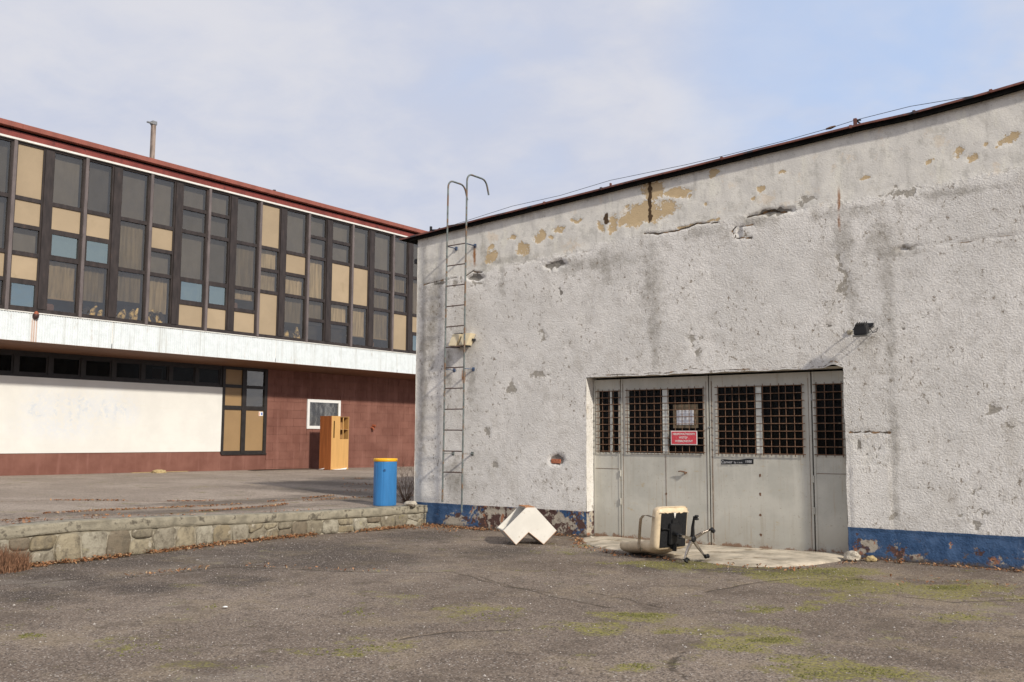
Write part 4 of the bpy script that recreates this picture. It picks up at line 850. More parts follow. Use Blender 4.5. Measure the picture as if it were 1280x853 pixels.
for i in range(len(FIN)-1):
    f0, f1 = FIN[i], FIN[i+1]; k = (f1-f0)/2.08
    MB(HO).box((XF-.14, f0-.045, 4.9635), (XF+.05, f0+.045, 9.60)).build('fin', M['fin'], hall)
    a0, a1_, b0, b1_ = f0+.0455, f0+.86*k, f0+1.09*k, f1-.0455
    MB(HO).box((XF-.13, a1_, 5.0755), (XF+.012, b0, 9.5345)).build('post', M['mullion'], hall)
    for (y0, y1) in ((a0, a1_), (b0, b1_)):
        ci = 2*(i-4)+5-0
        ci = (i-4)*2+5+(0 if y0 == a0 else 1)
        lay = LAY.get(ci, GEN[ci % 3]); 
        fr = .05
        mb = MB(HO); top = 6; spans = []
        for s_ in lay:
            u = int(s_[-1]); spans.append((s_[:-1], ZB[top-u], ZB[top])); top -= u
        mb.box((XF-.11, y0, 5.0756), (XF-.02, y0+fr, 9.5344)); mb.box((XF-.11, y1-fr, 5.0756), (XF-.02, y1, 9.5344))
        for (t_, z0, z1) in spans[:-1]:
            mb.box((XF-.11, y0+fr+.0002, z0-.055), (XF-.015, y1-fr-.0002, z0+.055))
        cw = mb.build('window_column', M['mullion'], hall)
        for j, (t_, z0, z1) in enumerate(spans):
            za = z0+(.0553 if j < len(spans)-1 else .006); zb_ = z1-(.0553 if j > 0 else .006); ya, yb = y0+fr+.0005, y1-fr-.0005
            if t_ == 'T':
                MB(HO).box((XF-.075, ya, za), (XF-.05, yb, zb_)).build('tan_panel', M['tan'], cw)
            elif t_ == 'B':
                # opening vent with its own thin frame, tilted slightly
                mb = MB(HO)
                mb.box((XF-.055, ya, za), (XF-.012, ya+.03, zb_)).box((XF-.055, yb-.03, za), (XF-.012, yb, zb_)).box((XF-.055, ya+.0301, za), (XF-.012, yb-.0301, za+.03)).box((XF-.055, ya+.0301, zb_-.03), (XF-.012, yb-.0301, zb_)).build('vent_frame', M['mullion'], cw)
                tl = random.uniform(-.02, .02)
                MB(HO).add([(XF-.035, ya+.03, za+.03), (XF-.035+tl, yb-.03, za+.03), (XF-.035+tl, yb-.03, zb_-.03), (XF-.035, ya+.03, zb_-.03)], [(0, 1, 2, 3)]).build('pane', M['glasssheen'], cw)
                link('curtain', grid_mesh('curtain', fold_sheet(ya+.03, yb-.03, za, zb_, XF-.20, .012, ci)), M['curtaing'], cw)
            else:
                tl = random.uniform(-.006, .006)
                MB(HO).add([(XF-.06, ya, za), (XF-.06+tl, yb, za), (XF-.06+tl, yb, zb_), (XF-.06, ya, zb_)], [(0, 1, 2, 3)]).build('pane', M['glass'], cw)
                if t_ in ('G', 'GG'): link('blind', grid_mesh('blind', fold_sheet(ya, yb, za, zb_, XF-.22, .004, ci)), M['curtaing'], cw)
                elif t_ == 'C':
                    sill = za+.38 if (j == len(spans)-1 and z1-z0 > 1) else za
                    if ci in (17, 18, 12): sill = za+.36 if j == len(spans)-1 or ci == 12 and j == 2 else za
                    link('curtain', grid_mesh('curtain', fold_sheet(ya, yb, sill, zb_, XF-.20, .011, ci+j)), M['curtain'], cw)
                    if sill > za:
                        MB(HO).box((XF-.34, ya, sill-.04), (XF-.17, yb, sill)).build('inner_sill', M['tan'], cw)
                        MB(HO).box((XF-.40, ya+.1, za), (XF-.30, ya+.35, za+.22), ch=.03).build('stored_item', M['junkd'] if ci % 2 else M['soffit'], cw)
                elif t_ == 'D':
                    MB(HO).box((XF-.3, ya+.06, za+.03), (XF-.25, yb-.1, zb_-.12), ch=.02).build('stored_item', M['junkd'], cw)
                    link('blind', grid_mesh('blind', fold_sheet(ya, yb, zb_-.1, zb_, XF-.20, .004, ci)), M['curtaing'], cw)
                elif t_ == 'J':
                    link('curtain', grid_mesh('curtain', fold_sheet(ya, yb, za+.30+.12*(ci % 3), zb_, XF-.22, .012, ci+3)), M['curtain'], cw)
                    # heaped cloth and clutter on the sill
                    rr = random.Random(ci*5+1)
                    for q in range(5):
                        cy_ = ya+.08+(yb-ya-.16)*(q+.5)/5; h_ = rr.uniform(.14, .42); w_ = rr.uniform(.05, .11)
                        mb = MB(HO); top_ = (XF-.17+rr.uniform(-.03, .03), cy_+rr.uniform(-.14, .14), za+h_)
                        mb.tube([(XF-.17, cy_, za+.005), (XF-.16, cy_*.6+top_[1]*.4+rr.uniform(-.03, .03), za+h_*.5), top_], [w_, w_*rr.uniform(.7, 1.1), w_*.4], 7)
                        mb.build('stored_item', M['junk'] if (q+ci) % 3 != 1 else M['junkd'], cw)
MB(HO).box((XF-.14, FIN[-1]-.045, 4.9635), (XF+.05, FIN[-1]+.045, 9.60)).build('fin', M['fin'], hall)
# dim room behind the glass
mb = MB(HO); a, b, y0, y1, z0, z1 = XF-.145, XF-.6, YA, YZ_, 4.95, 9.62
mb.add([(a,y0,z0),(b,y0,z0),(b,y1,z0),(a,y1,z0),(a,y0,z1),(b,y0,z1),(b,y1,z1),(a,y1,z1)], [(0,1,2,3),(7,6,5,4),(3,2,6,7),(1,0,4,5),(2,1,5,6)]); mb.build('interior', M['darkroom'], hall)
# roof edge
MB(HO).box((XF-.10, YA, 9.6005), (XF+.07, YZ_, 9.655)).build('white_strip', M['whitetrim'], hall)
ed = axis((YA, YZ_, 3.0))
for a, b in zip(ed[:-1], ed[1:]):
    MB(HO).box((XF-.08, a+.002, 9.6555), (XF+.05, b-.002, 9.83)).build('lower_fascia', M['redroof2'], hall)
    MB(HO).box((XF-.2, a+.0015, 9.8905), (XF+.20, b-.0015, 10.03+.004*random.random()), ch=.006).build('upper_fascia', M['redroof'], hall)
MB(HO).box((XF-.3, YA, 9.8301), (XF+.0, YZ_, 9.8904)).build('shadow_gap', M['bitumen'], hall)
MB(HO).box((XF-14, YA, 9.8905), (XF-.2005, YZ_, 9.99)).build('roof', M['bitumen'], hall)
MB(HO).box((XF-14, YA-.001, .2), (XF-13.8, YZ_, 9.875)).box((XB-13, YA, .2), (XF-.145, YA+.2, 9.875)).box((XB-13, YZ_-.2, .2), (XF-.145, YZ_, 9.875)).build('outer_wall', M['redwall'], hall)
# mast on the roof
ms = thing('roof_mast', 'weathered square post with a small bracket at its top standing on the red roof edge', 'mast', (-26.25, 16.5, 9.99))
MO = (-26.25, 16.5, 9.99)
MB(MO).box((-26.31, 16.44, 9.99), (-26.19, 16.56, 11.36), ch=.01).build('post', M['mast'], ms)
mb = MB(MO); mb.box((-26.33, 16.42, 11.30), (-26.17, 16.58, 11.42), ch=.01); mb.box((-26.29, 16.28, 11.33), (-26.23, 16.42, 11.37)); mb.build('top_bracket', M['steel'], ms)
mb = MB(); mb.tube([(-26.1, 13.5, 10.0), (-26.1, 13.5, 10.12)], .012, 6); mb.tube([(-26.1, 12.6, 10.13), (-26.1, 13.5, 10.10), (-26.1, 13.6, 10.11)], .006, 5); tag(mb.build('roof_wire', M['steel']), 'thin wire on a short stub above the red roof edge, far left', 'wire')
mb = MB(); mb.tube([(-25.9, 21.0, 10.02), (-25.9, 21.0, 10.13)], [.05, .03], 8); mb.tube([(-25.9, 21.0, 10.12), (-25.9, 21.0, 10.15)], .055, 8); tag(mb.build('roof_vent', M['black']), 'tiny dark vent cap on the red roof edge of the long hall', 'vent')

# ================================================================== THINGS
# ---- ladder
lad = thing('wall_ladder', 'tall rusty steel ladder with hooked top rails fixed to the white garage wall', 'ladder', (-11.02, 13.13, .4)); LO = (-11.02, 13.13, .4)
YL = 13.13; xl, xr = -11.27, -10.82
def rail_pts(x, top, reach, tail, zb):
    pts = [(x-.02, YL, zb), (x, YL, 2.0), (x+.01, YL, 4.0), (x+.03, YL, top-.14)]
    x += .03
    for a in np.linspace(0, PI/2, 6)[1:]: pts.append((x, YL+.14-.14*math.cos(a), top-.14+.14*math.sin(a)))
    pts.append((x, YL+reach-.26, top))
    for a in np.linspace(0, 1.25, 5)[1:]: pts.append((x, YL+reach-.26+.16*math.sin(a), top-.16+.16*math.cos(a)))
    p = pts[-1]; pts.append((x, p[1]+tail*.32, p[2]-tail*.95)); return pts
MB(LO).tube(rail_pts(xl, 6.37, .62, .17, .46), .0165, 10).build('rail', M['ladder'], lad)
MB(LO).tube(rail_pts(xr, 6.42, .70, .17, .30), .0165, 10).build('rail', M['ladder'], lad)
mb = MB(); mb.tube([(-.225, 0, 0), (.225, 0, 0)], .0105, 8); rme = mb.mesh('rung')
z = 5.50; k = 0
while z > .9:
    r = link('rung', rme, M['rung'], lad, ((xl+xr)/2+.003*z-LO[0], 0, z-LO[2])); r.rotation_euler = (0, random.uniform(-.012, .012), 0); z -= .375; k += 1
for z, mt in ((5.12, 'bluemetal'), (2.85, 'bluemetal'), (1.33, 'ladder')):
    for x in (xl+.004*z, xr+.004*z):
        mb = MB(LO); mb.box((x-.022, YL, z-.004), (x+.022, YW+.01, z+.004)); mb.box((x-.03, YW-.022, z-.035), (x+.03, YW+.0, z+.035), ch=.006)
        mb.build('wall_bracket', M[mt], lad)
# ---- cream twin lamps behind the ladder
tl = thing('twin_wall_lamp', 'pair of tilted cream lamp boxes on the white wall behind the ladder', 'wall lamp', (-10.98, 13.3, 3.35)); TO = (-10.98, 13.3, 3.35)
for k, (x0, sk) in enumerate(((-11.24, .07), (-10.99, .06))):
    vs = []
    for (y, e) in ((13.17, 0), (13.34, -.02)):
        vs += [(x0-e, y, 3.28), (x0+.19+e, y, 3.27), (x0+.19+sk+e, y+.05, 3.49), (x0+sk-e, y+.05, 3.50)]
    mb = MB(TO); mb.add(vs, [(0, 1, 2, 3), (7, 6, 5, 4), (0, 4, 5, 1), (1, 5, 6, 2), (2, 6, 7, 3), (3, 7, 4, 0)]); o = mb.build('lamp_box', M['cream'], tl, bevel=.008)
    MB(TO).box((x0+.03, 13.2, 3.245), (x0+.17, 13.32, 3.272)).build('lamp_underside', M['black'], o)
MB(TO).box((-11.22, 13.30, 3.36), (-10.76, 13.40, 3.40)).box((-11.19, 13.28, 3.49), (-11.0, 13.40, 3.515)).build('wall_bar', M['black'], tl)
# ---- floodlight over the door
fl = thing('floodlight', 'small black floodlight on a short arm above the right end of the garage door', 'floodlight', (-3.86, 13.38, 3.2)); FO = (-3.86, 13.38, 3.2)
R = Matrix.Rotation(math.radians(22), 3, 'X'); c = (-3.84, 13.13, 3.12)
mb = MB(FO); mb.add([R @ (Vector(v)-Vector(c))+Vector(c) for v in ((-3.93,13.02,3.055),(-3.75,13.02,3.055),(-3.75,13.19,3.055),(-3.93,13.19,3.055),(-3.915,13.05,3.17),(-3.765,13.05,3.17),(-3.765,13.20,3.17),(-3.915,13.20,3.17))], [(0,3,2,1),(4,5,6,7),(0,1,5,4),(1,2,6,5),(2,3,7,6),(3,0,4,7)])
hd = mb.build('lamp_housing', M['black'], fl, bevel=.012)
mb = MB(FO)
for k in range(5):
    x = -3.90+k*.03; mb.box((x, 13.06, 3.165), (x+.006, 13.2, 3.19), R=R, c=c)
mb.build('cooling_fins', M['black'], hd)
MB(FO).box((-3.94, 13.01, 3.030), (-3.74, 13.20, 3.052), R=R, c=c, ch=.005).build('glass_frame', M['steel'], hd)
mb = MB(FO); mb.tube([(-3.955, 13.13, 3.10), (-3.955, 13.28, 3.16), (-3.92, 13.39, 3.18)], .008, 6); mb.tube([(-3.725, 13.13, 3.10), (-3.725, 13.28, 3.16), (-3.76, 13.39, 3.18)], .008, 6); mb.box((-3.93, 13.37, 3.15), (-3.75, 13.40, 3.21)); mb.build('mounting_arm', M['black'], fl)
MB(FO).tube([(-3.73, 13.12, 3.11), (-3.70, 13.16, 3.05), (-3.69, 13.30, 3.08), (-3.70, 13.39, 3.14)], .006, 6).build('cable', M['black'], fl)
tag(MB((-4.07, 13.38, 3.1)).box((-4.11, 13.37, 3.075), (-4.04, 13.405, 3.13), ch=.006).build('junction_box', M['mortar'], None, (-4.07, 13.38, 3.1)), 'small grey junction box on the wall just left of the black floodlight', 'junction box')

# ---- lightning conductor along the roof edge
lc = thing('lightning_conductor', 'thin lightning wire strung on small stand-offs along the garage roof edge', 'wire', (-8, 13.5, 5.7)); CO = (-8, 13.5, 5.7)
WIRE = [(-11.99,5.58),(-11.79,5.57),(-10.97,5.665),(-10.04,5.775),(-9.0,5.815),(-7.99,5.922),(-6.59,5.952),(-5.95,5.983),(-5.25,6.026),(-4.99,6.041),(-4.29,6.105),(-3.95,6.149),(-3.19,6.196),(-2.13,6.165),(-1.2,6.28),(.6,6.52),(3.5,6.68)]
MB(CO).tube([(x, 13.5, z) for x, z in WIRE], .0042, 5).build('wire', M['black'], lc)
def standoff(x, h, w=.018, mat='roofcap'):
    z = float(rz(x))+.03; return MB(CO).box((x-w, 13.48, z), (x+w, 13.52, z+h), ch=.004).build('stand_off', M[mat], lc)
standoff(-11.98, .16, .02, 'black'); standoff(-7.98, .12, .014); standoff(-3.94, .17, .024); standoff(-2.12, .04); standoff(1.2, .16)
MB(CO).tube([(-3.93, 13.5, 6.15), (-3.84, 13.5, 6.05)], .012, 6).tube([(-3.96, 13.5, 6.155), (-3.86, 13.5, 6.135)], .012, 6).build('brace', M['black'], lc)
MB(CO).tube([(-4.36, 13.5, 6.10), (-4.29, 13.5, 6.107), (-4.22, 13.5, 6.118)], [.012, .022, .012], 8).build('clamp', M['rust'], lc)
MB(CO).tube([(-11.98, 13.5, 5.59), (-11.8, 13.5, 5.57), (-11.55, 13.5, 5.60)], .010, 6).tube([(-11.85, 13.5, 5.55), (-11.75, 13.5, 5.59)], .018, 6).build('clamp', M['black'], lc)

# ---- notice on the door grille, paper, sticker
def text(s, size, loc, mat, parent, name='lettering', sx=1.0, rot=(PI/2, 0, 0)):
    cu = bpy.data.curves.new(name, 'FONT'); cu.body = s; cu.size = size; cu.align_x = 'CENTER'; cu.align_y = 'CENTER'; cu.extrude = .0006; cu.offset = size*.012
    t = bpy.data.objects.new('tmp', cu); COL.objects.link(t); bpy.context.view_layer.update()
    me = bpy.data.meshes.new_from_object(t.evaluated_get(bpy.context.evaluated_depsgraph_get())); bpy.data.objects.remove(t)
    me.materials.clear(); o = link(name, me, mat, parent, loc); o.rotation_euler = rot; o.scale = (sx, 1, 1); return o
SO = (-6.73, 13.57, 1.63)
sg = thing('warning_sign', 'red notice with white lettering hung on the left door grille', 'sign', SO); sg.rotation_euler = (0, 0, 0)
MB(SO).box((-6.955, 13.572, 1.52), (-6.505, 13.575, 1.737)).build('white_border', M['signwhite'], sg)
MB(SO).box((-6.942, 13.5695, 1.532), (-6.518, 13.5715, 1.725)).build('red_panel', M['signred'], sg)
text('NIEUPOWAŻNIONYM', .046, (0, -.0025, .055), M['signwhite'], sg, sx=.83)
text('WSTĘP', .046, (-.01, -.0025, .0), M['signwhite'], sg)
text('WZBRONIONY', .046, (0, -.0025, -.055), M['signwhite'], sg, sx=.95)
PO = (-6.73, 13.63, 1.96)
pp_ = thing('paper_notice', 'sheet of white paper in a brown card frame behind the left door grille', 'notice', PO)
MB(PO).box((-6.94, YD+.008, 1.78), (-6.51, YD+.013, 2.15)).build('card_backing', simple('brown_card', (.16, .125, .08), .8, var=.25), pp_)
MB(PO).box((-6.875, YD+.003, 1.83), (-6.585, YD+.0065, 2.065)).build('sheet', M['white'], pp_)
mb = MB(PO)
for k, (a, b) in enumerate(((-.86, -.66), (-.82, -.62), (-.87, -.60), (-.87, -.70), (-.87, -.62), (-.8, -.68))):
    z = 2.03-k*.032; mb.box((a-6+.0, YD+.0022, z), (b-6+.0, YD+.0028, z+.007))
mb.build('printed_lines', simple('grey_print', (.30, .31, .34), .8), pp_)
KO = (-5.87, 13.61, 1.275)
sk = thing('door_sticker', 'narrow black sticker with pale lettering on the right door leaf below its grille', 'sticker', KO)
vs = [(-6.135, YD-.003, 1.228), (-5.62, YD-.003, 1.243), (-5.618, YD-.003, 1.318), (-5.72, YD-.003, 1.322), (-5.80, YD-.003, 1.310), (-5.86, YD-.003, 1.302), (-6.0, YD-.003, 1.302), (-6.08, YD-.003, 1.308), (-6.138, YD-.003, 1.300)]
MB(KO).prism(vs[::-1], (0, .0018, 0)).build('sticker_sheet', M['stickblack'], sk)
text('Canver', .062, (-.165, -.014, -.010), M['greyletter'], sk, sx=1.0, rot=(PI/2, -.02, 0)); text('Sp. z o.o.', .038, (.02, -.014, -.012), M['greyletter'], sk, rot=(PI/2, -.02, 0)); text('1988', .052, (.18, -.014, .002), M['greyletter'], sk, rot=(PI/2, -.02, 0))

# ---- blue barrel with yellow lid
BO = (-12.57, 12.98, float(yz(-12.57, 12.98)))
br = thing('plastic_barrel', 'tall blue fluted barrel with a yellow lid behind the stone wall by the garage corner', 'barrel', BO)
def lathe_fl(name, prof, n, mat, flute=0.0, parent=br, org=BO, nf=12):
    vs = []; fs = []
    for (r, z) in prof:
        for k in range(n):
            a = 2*PI*k/n; ph = (a*nf/(2*PI)) % 1; f_ = 1-flute*(1 if (ph < .10 or ph > .90) else 0)*(1 if r > .1 else 0)
            fl_ = math.cos(PI/nf)/math.cos(((ph)-.5)*2*PI/nf) if flute else 1
            rr = r*f_*(.6+.4*fl_); vs.append((rr*math.cos(a)+org[0], rr*math.sin(a)+org[1], z+org[2]))
    m_ = len(prof)
    for j in range(m_-1):
        for k in range(n): fs.append((j*n+k, j*n+(k+1) % n, (j+1)*n+(k+1) % n, (j+1)*n+k))
    fs += [tuple(range(n))[::-1], tuple((m_-1)*n+k for k in range(n))]
    return fixn(MB(org).add(vs, fs, 0, flute == 0).build(name, mat, parent))
lathe_fl('body', [(.200, 0), (.214, .01), (.216, .05), (.216, .80), (.212, .825), (.205, .83)], 120, M['blueplastic'], .022)
lathe_fl('lid', [(.215, .815), (.223, .820), (.224, .862), (.218, .872), (.20, .868), (.19, .858), (.05, .858)], 64, M['yellow'])
mb = MB(BO); mb.tube([(-12.57+.14, 12.98-.163, BO[2]+.66), (-12.57+.147, 12.98-.172, BO[2]+.66)], .022, 12); mb.build('bung', simple('dark_blue_bung', (.02, .08, .2), .5), br)

# ---- wardrobe against the far wall
CO_ = (-26.3, 24.45, .45); zc0 = float(yz(-26.3, 24.4))
cb = thing('old_wardrobe', 'discarded tall wooden cabinet with darker shaded orange side and sunlit pale front beside the white framed window', 'cabinet', CO_)
x0, x1, y0, y1, z0, z1 = -26.62, -26.02, 24.02, 24.90, zc0+.01, 2.40
lean = Matrix.Rotation(math.radians(-.9), 3, 'X')
MB(CO_).box((x0, y0, z0), (x1-.0, y0+.02, z1)).build('side_panel', M['wood_o'], cb)
MB(CO_).box((x0, y1-.02, z0), (x1, y1, z1-.01)).build('side_panel', M['wood_y'], cb)
MB(CO_).box((x0, y0+.0205, z0), (x0+.01, y1-.0205, z1-.02)).build('back_panel', M['wood_d'], cb)
MB(CO_).box((x0+.0105, y0+.0205, z1-.04), (x1-.02, y1-.0205, z1-.02)).build('top_panel', M['wood_d'], cb)
f = MB(CO_)
f.box((x1-.018, y0+.0205, z0), (x1, y1-.0205, 1.56))                        # lower front
f.box((x1-.018, y0+.0205, 1.5605), (x1, y0+.115, z1))
f.box((x1-.018, y0+.175, 1.5605), (x1, y0+.44, z1)).box((x1-.018, y0+.1155, 1.5605), (x1, y0+.1745, 1.60)).box((x1-.018, y0+.1155, 2.22), (x1, y0+.1745, z1))
f.build('front_panel', M['wood_y'], cb)
MB(CO_).box((x1-.3, y0+.35, 1.90), (x1-.03, y1-.0205, 1.925)).build('shelf', M['wood_d'], cb)
MB(CO_).box((x1-.32, y0+.4401, 1.57), (x1-.30, y1-.0205, z1-.05)).build('inner_back', M['wood_d'], cb)
MB(CO_).box((x1-.05, y0+.60, 1.565), (x1-.02, y0+.63, z1-.05)).build('inner_strip', M['wood_y'], cb)
mb = MB(CO_); mb.add([(x1-.02, y0+.05, z0+.01), (x1+.12, y0+.12, z0), (x1+.10, y1-.2, z0+.0), (x1, y1-.05, z0+.06), (x1-.02, y1-.25, z0+.03)], [(0, 1, 2, 3, 4)]); mb.prism([(x0+.1, y0-.10, z0), (x0+.35, y0-.14, z0+.01), (x0+.32, y0-.02, z0+.05)], (0, 0, .01)); mb.build('torn_lining', M['litter'], cb)

# ---- L-shaped white box standing on its points
LB = (-8.45, 12.0, 0)
lb = thing('white_box_section', 'white L-shaped laminate box standing on two corners, open at its upper left end', 'box', LB)
U = Vector((.66, .75, 0)).normalized(); Nn = Vector((-.75, .66, 0)).normalized(); org = Vector((-8.645, 11.77, .006))
def L3(u, v, d): return org+U*u+Vector((0, 0, v))+Nn*d
poly = [(0, 0), (-.20, .215), (.155, .555), (.30, .555), (.635, .20), (.43, 0), (.195, .185)]
D = .48; th = .016
def panel(name, pts_, d0, d1, mat='board', hole=False):
    return fixn(MB(LB).prism([L3(u, v, d0) for u, v in pts_], Nn*(d1-d0)).build(name, M[mat], lb))
panel('front_panel', poly, 0, th)
panel('back_panel', poly, D-th, D)
def strip(a, b, nm='edge_panel', mat='board', inset=.0):
    a = Vector((*a, 0)); b = Vector((*b, 0)); d = (b-a).normalized(); nrm = Vector((-d.y, d.x, 0))
    # poly runs clockwise (front view), so the inside is to the right
    q = [a, b, b-nrm*th, a-nrm*th]
    return panel(nm, [(p.x, p.y) for p in q], th+.0005, D-th-.0005, mat)
P_ = poly
strip(P_[0], P_[1]); strip(P_[2], P_[3]); strip(P_[3], P_[4]); strip(P_[4], P_[5]); strip(P_[5], P_[6]); strip(P_[6], P_[0])
def edge_tape(a, b, d0=-.0012):
    a = Vector(a); b = Vector(b); d = (b-a).normalized(); n2 = Vector((-d.y, d.x)); w = .005
    q = [a-n2*.0, b-n2*.0, b-n2*w, a-n2*w]; panel('raw_edge', [(p.x, p.y) for p in q], d0, -.0002, 'chip')
for a, b in ((P_[0], P_[1]), (P_[6], P_[0]), (P_[5], P_[6]), (P_[4], P_[5])): edge_tape(a, b)
q0 = Vector(P_[2]); panel('raw_edge', [(.150, .556), (.30, .556), (.30, .562), (.150, .562)], .02, D, 'chip')
panel('raw_edge', [(.145, .552), (.165, .552), (.165, .566), (.145, .566)], 0, D, 'chip')

# ---- office chair fallen on its back
CH = Vector((-6.05, 11.72, .035))
ch = thing('office_chair', 'cream leatherette swivel chair fallen on its back, its underside and castors facing out', 'chair', CH)
nrm = Vector((.93, -.36, 0)).normalized()      # from the seat towards the star base
zax = -nrm; yax = Vector((0, 0, 1)); xax = yax.cross(zax).normalized()
Rc = Matrix((xax, yax, zax)).transposed()
tilt = Matrix.Rotation(math.radians(-6), 3, xax); ch.scale = (1.07,)*3
ch.rotation_euler = (tilt @ Rc).to_euler()
# local frame: z up from the seat, y forward, x across; origin on the outer face of the backrest, under the seat
def slab(name, a, b, mat, ch_, parent=ch, sub=2, fn=None):
    bmv = bmesh.new(); bmesh.ops.create_cube(bmv, size=2); bmesh.ops.subdivide_edges(bmv, edges=bmv.edges[:], cuts=13, use_grid_fill=True)
    A_, B_ = Vector(a), Vector(b); mid = (A_+B_)/2; half = (B_-A_)/2
    for v in bmv.verts:
        p = Vector((math.sin(v.co[i]*PI/2*.999) if abs(v.co[i]) < 1 else v.co[i]) for i in range(3)); p = Vector(p[i]*half[i] for i in range(3)); r_ = [min(ch_, half[i]*.98) for i in range(3)]; q = Vector(max(-half[i]+r_[i], min(half[i]-r_[i], p[i])) for i in range(3)); d = Vector((p[i]-q[i])/r_[i] for i in range(3))
        v.co = mid+q+Vector((d.normalized()[i] if d.length > 1e-6 else 0)*r_[i] for i in range(3))
    for v in bmv.verts:
        if fn: v.co = fn(v.co)
    for f_ in bmv.faces: f_.smooth = True
    me = bpy.data.meshes.new(name); bmv.to_mesh(me); bmv.free(); return link(name, me, mat, parent)
SY0, SY1 = .10, .60                       # seat from back to front (y)
def seatfn(c):
    w = 1-((c.x/.26)**2)*.0; c = c.copy()
    c.z += (-.02*max(0, (c.y-.45)/.15)**2 if c.z > 0 else 0)+(.010*math.sin(c.x*9)*math.sin(c.y*11) if c.z > .03 else 0); return c
seat = slab('seat_cushion', (-.262, SY0-.02, -.045), (.262, SY1+.03, .125), M['leather'], .075, fn=seatfn)
def backfn(c):
    c = c.copy(); t_ = c.z
    c.y += -.16*max(0, t_-.1)**1.3*0+.06*(c.x/.25)**2+.10*math.exp(-(t_/.10)**2)*0
    c.y += .02*math.sin(t_*7)-.11*(t_-.05); c.x *= 1-.10*max(0, (t_-.35)/.4)**2; c.y += .09*max(0, .12-t_)/.12
    return c
back = slab('backrest', (-.25, -.005, .0), (.25, .115, .74), M['leather'], .05, fn=backfn)
mb = MB(); 
for s_ in (-.09, .09): mb.tube([(s_, .082-.11*.07, .12), (s_, .09-.11*.35, .40), (s_*.95, .066-.11*.6, .66)], .004, 5)
mb.build('stitched_seam', M['wood_d'], back)
us = slab('seat_underside', (-.212, SY0+.03, -.054), (.212, SY1-.045, -.035), M['blackfab'], .012)
# torn cover edge hanging over the underside
vs = [(-.02, SY1-.04, -.056), (.02, SY1-.035, -.056), (.012, SY1-.075, -.057), (.0, SY1-.11, -.058), (-.012, SY1-.07, -.057)]
MB().prism(vs, (0, 0, -.003)).build('torn_cover', M['board'], seat)
mb = MB(); rr = random.Random(3); prev = None
pts_ = [(-.235+i*.0235, SY1-.035+rr.uniform(-.012, .008), -.050) for i in range(21)]
mb.tube(pts_, .006, 6); mb.build('frayed_edge', M['leather'], seat)
mc = .30
mb = MB(); mb.box((-.10, mc-.13, -.10), (.10, mc+.13, -.046), ch=.012); mb.box((-.05, mc-.19, -.075), (.05, mc+.18, -.05), ch=.008); mb.tube([(.05, mc+.05, -.075), (.17, mc+.07, -.08)], .008, 8); mb.tube([(.17, mc+.07, -.08), (.21, mc+.075, -.08)], .015, 8); mb.tube([(0, mc-.13, -.085), (0, mc-.21, -.085)], .028, 12); mb.build('tilt_mechanism', M['blackp'], ch)
cl_ = MB().tube([(0, mc, -.09), (0, mc, -.20), (0, mc, -.205), (0, mc, -.395)], [.026, .026, .016, .014], 14).build('gas_column', M['blackp'], ch)
hub = MB().tube([(0, mc, -.36), (0, mc, -.37), (0, mc, -.42), (0, mc, -.43)], [.03, .040, .040, .026], 16).build('base_hub', M['blackp'], ch)
R0 = math.radians(85)
cme = None
for k in range(5):
    a = R0+k*2*PI/5; d = Vector((math.cos(a), math.sin(a), 0)); w = Vector((-d.y, d.x, 0)); c0 = Vector((0, mc, -.395)); tip = c0+d*.275+Vector((0, 0, -.03))
    vs = []
    for p, hw, hz in ((c0+d*.03, .021, .022), (c0+d*.15+Vector((0, 0, -.004)), .017, .017), (tip, .012, .010)):
        vs += [p-w*hw+Vector((0, 0, -hz)), p+w*hw+Vector((0, 0, -hz)), p+w*hw*.8+Vector((0, 0, hz)), p-w*hw*.8+Vector((0, 0, hz))]
    fs = []
    for j in range(2):
        for q in range(4): fs.append((j*4+q, j*4+(q+1) % 4, j*4+4+(q+1) % 4, j*4+4+q))
    fs += [(3, 2, 1, 0), (8, 9, 10, 11)]
    mb = MB(); mb.add(vs, fs); lg = fixn(mb.build('base_leg', M['chrome'] if k != 0 else M['blackp'], ch, bevel=.004))
    mb = MB(); cc_ = tip+Vector((0, 0, -.045)); sw = Vector((math.cos(a+1.1*k), math.sin(a+1.1*k), 0))
    mb.tube([tip+Vector((0, 0, .012)), tip+Vector((0, 0, -.03))], .009, 8)
    for s_ in (-1, 1): mb.tube([cc_+sw*s_*.008, cc_+sw*s_*.012, cc_+sw*s_*.026, cc_+sw*s_*.029], [.019, .026, .026, .018], 14)
    mb.tube([cc_-sw*.022+Vector((0, 0, .006)), cc_+sw*.022+Vector((0, 0, .006))], .020, 10)
    mb.build('castor', M['blackp'], lg)
for s_ in (-1, 1):   # flat chrome arm loops
    x = s_*.285; pts_ = [(s_*.25, .50, .03), (x, .50, .05), (x, .505, .14), (x, .49, .21), (x, .44, .255), (x, .36, .262), (x, .22, .262), (x, .12, .262), (x, .07, .25), (s_*.25, .05, .245)]
    vs = []; fs = []
    for i, p in enumerate(pts_):
        p = Vector(p); t_ = (Vector(pts_[min(i+1, 9)])-Vector(pts_[max(i-1, 0)])).normalized(); sid = Vector((1, 0, 0)) if 0 < i < 9 else Vector((.6, 0, .8 if i == 0 else .1)).normalized()
        w = (sid-t_*sid.dot(t_)).normalized(); h = t_.cross(w); vs += [p-w*.021-h*.004, p+w*.021-h*.004, p+w*.021+h*.004, p-w*.021+h*.004]
    for j in range(9):
        for q in range(4): fs.append((j*4+q, j*4+(q+1) % 4, j*4+4+(q+1) % 4, j*4+4+q))
    fs += [(3, 2, 1, 0), (36, 37, 38, 39)]
    fixn(MB().add(vs, fs, 0, False).build('armrest', M['chrome'], ch))

